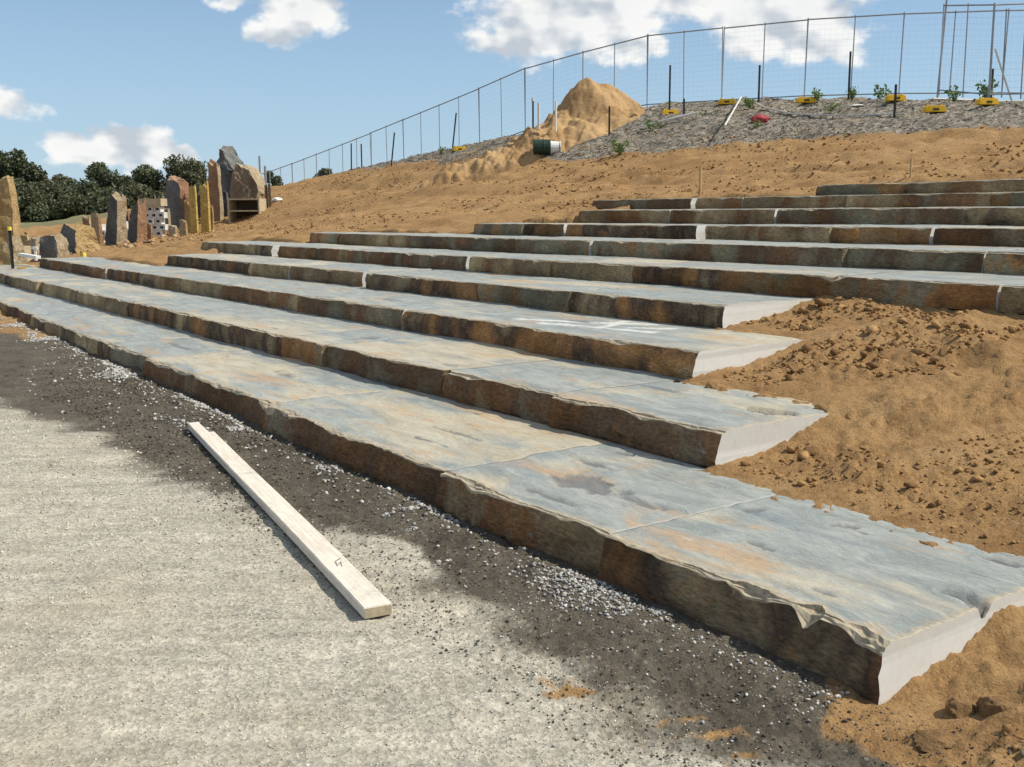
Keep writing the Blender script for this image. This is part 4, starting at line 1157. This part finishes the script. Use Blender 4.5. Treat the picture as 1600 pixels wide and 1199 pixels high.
# wooden box, hollow block stack and oddments of the far site
def wooden_box():
    px, d = 394, 36.3; x, y = at(px, d); z = min(gz(x + a, y + b) for a in (-.55, .55) for b in (-.4, .4)) - .02; top = ztop(px, 311, d); bot = max(z, ztop(px, 346, d)); W = 50 * d / 1618; H = top - z; D = .7; t = .05
    e = empty('wooden_box', (x, y, z), -.12); tag(e, 'open wooden box with a shelf below the boulders', 'box')
    MB().box((0, 0, H - t / 2), (W, D, t)).build('top_board', MT['pallet'], e)
    MB().box((0, 0, H * .55), (W - 2 * t - .004, D - .02, t)).build('shelf', MT['pallet'], e)
    MB().box((0, 0, H * .10), (W - 2 * t, D - .02, t)).build('base_board', MT['pallet'], e)
    for sx in (-1, 1): MB().box((sx * (W / 2 - t / 2), 0, (H - t) / 2), (t, D - .004, H - t)).build('side_board', MT['pallet'], e)
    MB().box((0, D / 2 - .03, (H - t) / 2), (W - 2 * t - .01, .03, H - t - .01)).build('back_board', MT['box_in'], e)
    for i in range(2):
        x, y = at(424 + i * 5, d + .4); z = gz(x, y); o = MB().box((0, 0, .3), (.09, .09, .95), .3).build('timber_post', MT['box_in'], None, (x, y, z)); tag(o, ['dark timber post touching the right side of the wooden box', 'outer dark timber post right of the wooden box'][i], 'post', 'dark posts right of the wooden box')


wooden_box()


def block_mesh(w, d, h):
    """hollow block lying on its side: one square core open to the front"""
    mb = MB(); t = w * .24
    mb.box((0, 0, h - t / 2), (w, d, t)); mb.box((0, 0, t / 2), (w, d, t))
    for sx in (-1, 1): mb.box((sx * (w / 2 - t / 2), 0, h / 2), (t, d - .004, h - 2 * t))
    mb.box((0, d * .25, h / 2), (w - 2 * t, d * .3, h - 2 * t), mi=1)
    return mesh_np('hollow_block', mb.v, mb.f, [MT['concrete'], MT['hole']], mb.m, recalc=True)


def block_stack(px, d, cols, rows, w, h, label, lid=True, rz=-.1):
    x, y = at(px, d); z = gz(x, y); e = empty('block_stack', (x, y, z), rz); tag(e, label, 'block stack', 'stacks of hollow blocks'); me = block_mesh(w * .97, .3, h * .97)
    r = random.Random(cols * 7 + rows)
    for i in range(cols):
        for j in range(rows):
            o = link('hollow_block', me, e, ((i - (cols - 1) / 2) * w + (.25 * w if j % 2 else -.25 * w), r.uniform(-.03, .03), j * h))
    if lid: MB().box((0, 0, rows * h + .12), (cols * w * 1.05, .5, .24)).build('lid', MT['rock_tan_p'] if 'rock_tan_p' in MT else MT['pallet'], e)


block_stack(249, 35, 3, 5, .245, .20, 'checkered stack of pale hollow blocks under a tan lid')
block_stack(203, 34, 1, 3, .24, .22, 'small stack of pale blocks between the two leaning slabs', False)
block_stack(168, 34.5, 1, 3, .24, .20, 'small stack of pale blocks left of the leaning slab', False)


def oddments():
    # blue-grey planks at the far end of the second row
    def board(px, d, L, W, T, rz, mat, label, name, cat, dz=.0):
        x, y = at(px, d); o = MB().box((0, 0, T / 2), (L, W, T)).build(name, MT[mat], None, (x, y, gz(x, y) + dz + .02), (0, .04, rz), bevel=.006); tag(o, label, cat); return o
    board(18, 24.0, 1.9, .5, .10, -.35, 'slate', 'wide blue grey slab lying at the left edge beyond the rows', 'loose_flagstone', 'flagstone', .16)
    board(52, 24.3, 1.0, .12, .07, -.75, 'white', 'white length of pipe slanting down near the yellow capped picket', 'white_length', 'pipe', .20)
    board(38, 23.0, .16, .16, .34, .2, 'yellow_wood', 'short yellow block beside the yellow capped picket', 'yellow_block', 'block')
    # small white upright
    x, y = at(62, 25); z = gz(x, y); o = MB().box((0, 0, .17), (.05, .05, .34)).box((0, -.01, .30), (.14, .045, .05)).build('white_peg', MT['white'], None, (x, y, z + .1)); tag(o, 'small white T shaped peg near the grey boulder', 'peg')
    # open timber crate with a dark mouth
    x, y = at(37, 26.5); z = gz(x, y) + .05; e = empty('small_crate', (x, y, z), -.1); tag(e, 'small crate with a dark opening behind the yellow capped picket', 'crate')
    MB().box((0, 0, .36), (.42, .4, .05)).box((0, 0, .02), (.42, .4, .04)).box((-.19, 0, .19), (.04, .39, .30)).box((.19, 0, .19), (.04, .39, .30)).build('frame', MT['pallet'], e)
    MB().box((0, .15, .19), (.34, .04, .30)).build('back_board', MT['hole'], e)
    for px, d, lb in [(246, 32.5, 'yellow cap on the ground below the hollow block stack'), (137, 24.5, 'small yellow cap at the foot of the squat wedge stone')]:
        x, y = at(px, d); o = MB().tube([(0, 0, 0), (0, 0, .07), (0, 0, .10)], .055, 10, r1=.04).build('yellow_marker', MT['yellow_cap'], None, (x, y, gz(x, y))); tag(o, lb, 'cap')


oddments()

# a little green weed above the left end of the fifth row and along the crest
def leafy(name, V0, n, spread, size, seed, mat, parent, flat=.5):
    rg = np.random.default_rng(seed); c = V0(n, rg)
    a = rg.normal(0, 1, (n, 3)); a /= np.linalg.norm(a, axis=1)[:, None]; b = np.cross(a, rg.normal(0, 1, (n, 3))); b /= np.linalg.norm(b, axis=1)[:, None]
    L = size * rg.uniform(.6, 1.4, n)[:, None]; W = L * flat
    P = np.stack([c - a * L, c + b * W, c + a * L, c - b * W], 1).reshape(-1, 3)
    me = mesh_np(name, P, np.arange(n * 4).reshape(-1, 4), [mat]); fattr(me, 'leaf', np.repeat(rg.random(n), 4))
    return link(name, me, parent)


def weed(px, d, h, w, seed, label, n=90):
    x, y = at(px, d); z = gz(x, y); e = empty('weed', (x, y, z)); tag(e, label, 'weed', 'green weeds'); r = random.Random(seed); tips = []
    mb = MB()
    for i in range(7):
        a = r.uniform(0, 6.28); t = (math.cos(a) * w * r.uniform(.2, 1), math.sin(a) * w * r.uniform(.2, 1), h * r.uniform(.55, 1)); tips.append(t); mb.tube([(0, 0, -.03), (t[0] * .4, t[1] * .4, t[2] * .6), t], .006, 4)
    mb.build('stems', MT['weed_stem'], e); T = np.array(tips)

    def V0(n_, rg):
        k = rg.integers(0, len(T), n_); f = rg.uniform(.25, 1.05, n_)[:, None]; return T[k] * f + rg.normal(0, .10 * h, (n_, 3)) * np.array([1, 1, .6])
    leafy('leaves', V0, n, w, h * .13, seed, MT['weed'], e)


for a in [(388, 22.2, .16, .28, 1, 'small green weed above the left end of the fifth stone row'), (966, 26.6, .42, .26, 2, 'green weed at the foot of the dirt heap'), (1265, 27.4, .36, .2, 3, 'upright weed left of the tallest black picket'),
          (1318, 28.2, .36, .16, 4, 'thin weed just right of the tallest black picket'), (1360, 28, .40, .35, 5, 'spreading weed between two yellow feet'), (1285, 25.9, .25, .30, 6, 'low weed on the rubble below the tallest picket'),
          (1473, 25.4, .42, .25, 7, 'dark weed below the edge on fence panel'), (1519, 24.9, .48, .42, 8, 'bushy weed over a yellow foot at right'), (1162, 28.3, .36, .2, 9, 'weed behind the pale rope'),
          (1015, 28.4, .30, .4, 10, 'weeds at the right foot of the dirt heap'), (1095, 28.6, .22, .45, 11, 'low weeds between the first two yellow feet'), (1172, 26.2, .18, .2, 12, 'weed beside the red bag'), (694, 36.6, .3, .15, 13, 'weed left of the lone yellow foot')]:
    weed(*a)

# ------------------------------------------------------------------ trees
def gum_tree(px, d, ytop, wpx, seed, label, mat='leaf', low=.22, dens=1.0, flat=.72, name='gum_tree'):
    x, y = at(px, d); z = gz(x, y); H = ztop(px, ytop, d) - z; W = wpx * 1.3 * d / 1618 / 2; e = empty(name, (x, y, z)); tag(e, label, 'tree', 'gum trees behind the site'); r = random.Random(seed)
    limbs = MB(); cl = []
    fork = H * r.uniform(.28, .4); top = Vector((r.uniform(-.1, .1) * W, 0, fork))
    limbs.tube([(0, 0, -.3), (top.x * .5, 0, fork * .5), tuple(top)], H * .024, 7, r1=H * .017)
    nl = 9 + int(W * .8)
    for i in range(nl):
        a = r.uniform(0, 6.283); f = (i + .5) / nl; hz = H * (low + (1 - low) * (f ** .8)) * r.uniform(.92, 1.0)
        rad = W * (1 - .55 * max(0, (hz / H - .45) / .55) ** 1.6) * math.sqrt(r.uniform(.12, 1))
        if i == nl - 1: rad *= .25; hz = H * .93
        t = Vector((math.cos(a) * rad, math.sin(a) * rad * .8, hz)); m = top.lerp(t, .5) + Vector((0, 0, .06 * H * (1 if hz > fork else -1)))
        limbs.tube([tuple(top), tuple(m), tuple(t)], H * .011, 5, r1=H * .004)
        cl.append((t, max(.5, W * r.uniform(.26, .44)))); cl.append((m.lerp(t, .5), W * r.uniform(.25, .4)))
    limbs.build('trunk', MT['bark'], e)
    C = np.array([c[0][:] for c in cl]); Rr = np.array([c[1] for c in cl])

    def V0(n_, rg):
        k = rg.choice(len(C), n_, p=Rr ** 2 / (Rr ** 2).sum()); v = rg.normal(0, 1, (n_, 3)); v /= np.linalg.norm(v, axis=1)[:, None]
        v *= (rg.random(n_) ** .45)[:, None] * Rr[k][:, None]; v[:, 2] *= flat
        return C[k] + v * (1 + .25 * vn3(v * 2 + C[k], seed)[:, None])
    leafy('crown', V0, int(9000 * dens), W, .175, seed, MT[mat], e, .6)


for a in [(-30, 118, 250, 95, 1, 'open crowned gum tree cut off by the left edge', 'leaf', .35, .7), (12, 124, 246, 60, 2, 'gum tree with airy layered crown at the far left', 'leaf', .4, .55), (46, 120, 237, 62, 3, 'tallest gum tree, with a knob shaped top at left', 'leaf', .12, 1.0),
          (84, 122, 269, 62, 4, 'rounded gum tree right of the tallest one', 'leaf2', .1, .9), (122, 126, 284, 60, 5, 'lower gum tree in the dip of the treeline', 'leaf', .1, .9), (166, 120, 258, 64, 6, 'domed gum tree in the middle of the treeline', 'leaf', .12, 1.0),
          (204, 124, 288, 50, 7, 'small gum tree right of the domed one', 'leaf2', .1, .8), (240, 121, 262, 62, 8, 'gum tree with a flat top above the hollow block stack', 'leaf', .12, 1.0), (288, 120, 252, 80, 9, 'broad high gum tree behind the yellow posts', 'leaf2', .12, 1.2),
          (326, 124, 268, 50, 10, 'gum tree behind the tallest slim stone', 'leaf', .12, .9), (372, 128, 290, 56, 11, 'low gum tree mostly hidden by the boulders', 'leaf', .15, .8), (431, 112, 270, 26, 12, 'small lone tree right of the boulders', 'leaf', .2, .4), (516, 75, 268, 22, 14, 'small bush top peeping over the hillside at the fence', 'leaf2', .3, .3)]:
    gum_tree(*a)
for i, (px, yt, wp, lb) in enumerate([(28, 290, 70, 'dark shrub behind the broad ochre stone'), (95, 296, 70, 'dark shrub behind the rounded gum tree'), (150, 292, 70, 'dark shrub left of the domed gum tree'), (215, 294, 70, 'dark shrub between the domed and the flat topped trees'), (345, 292, 60, 'dark shrub behind the tallest slim stone'), (-10, 300, 80, 'dark shrub under the leftmost gum trees'), (62, 304, 70, 'dark shrub below the tallest gum tree'), (125, 310, 80, 'dark shrub in the dip of the treeline'), (190, 306, 80, 'dark shrub behind the left leaning slab'),
                                      (250, 306, 70, 'dark shrub behind the hollow block stack'), (310, 304, 70, 'dark shrub behind the yellow posts'), (365, 312, 60, 'dark shrub behind the boulders')]):
    gum_tree(px, 112 + i % 3, yt, wp, 40 + i, lb, 'leaf2' if i % 2 else 'leaf', .05, .8, .9, 'shrub')
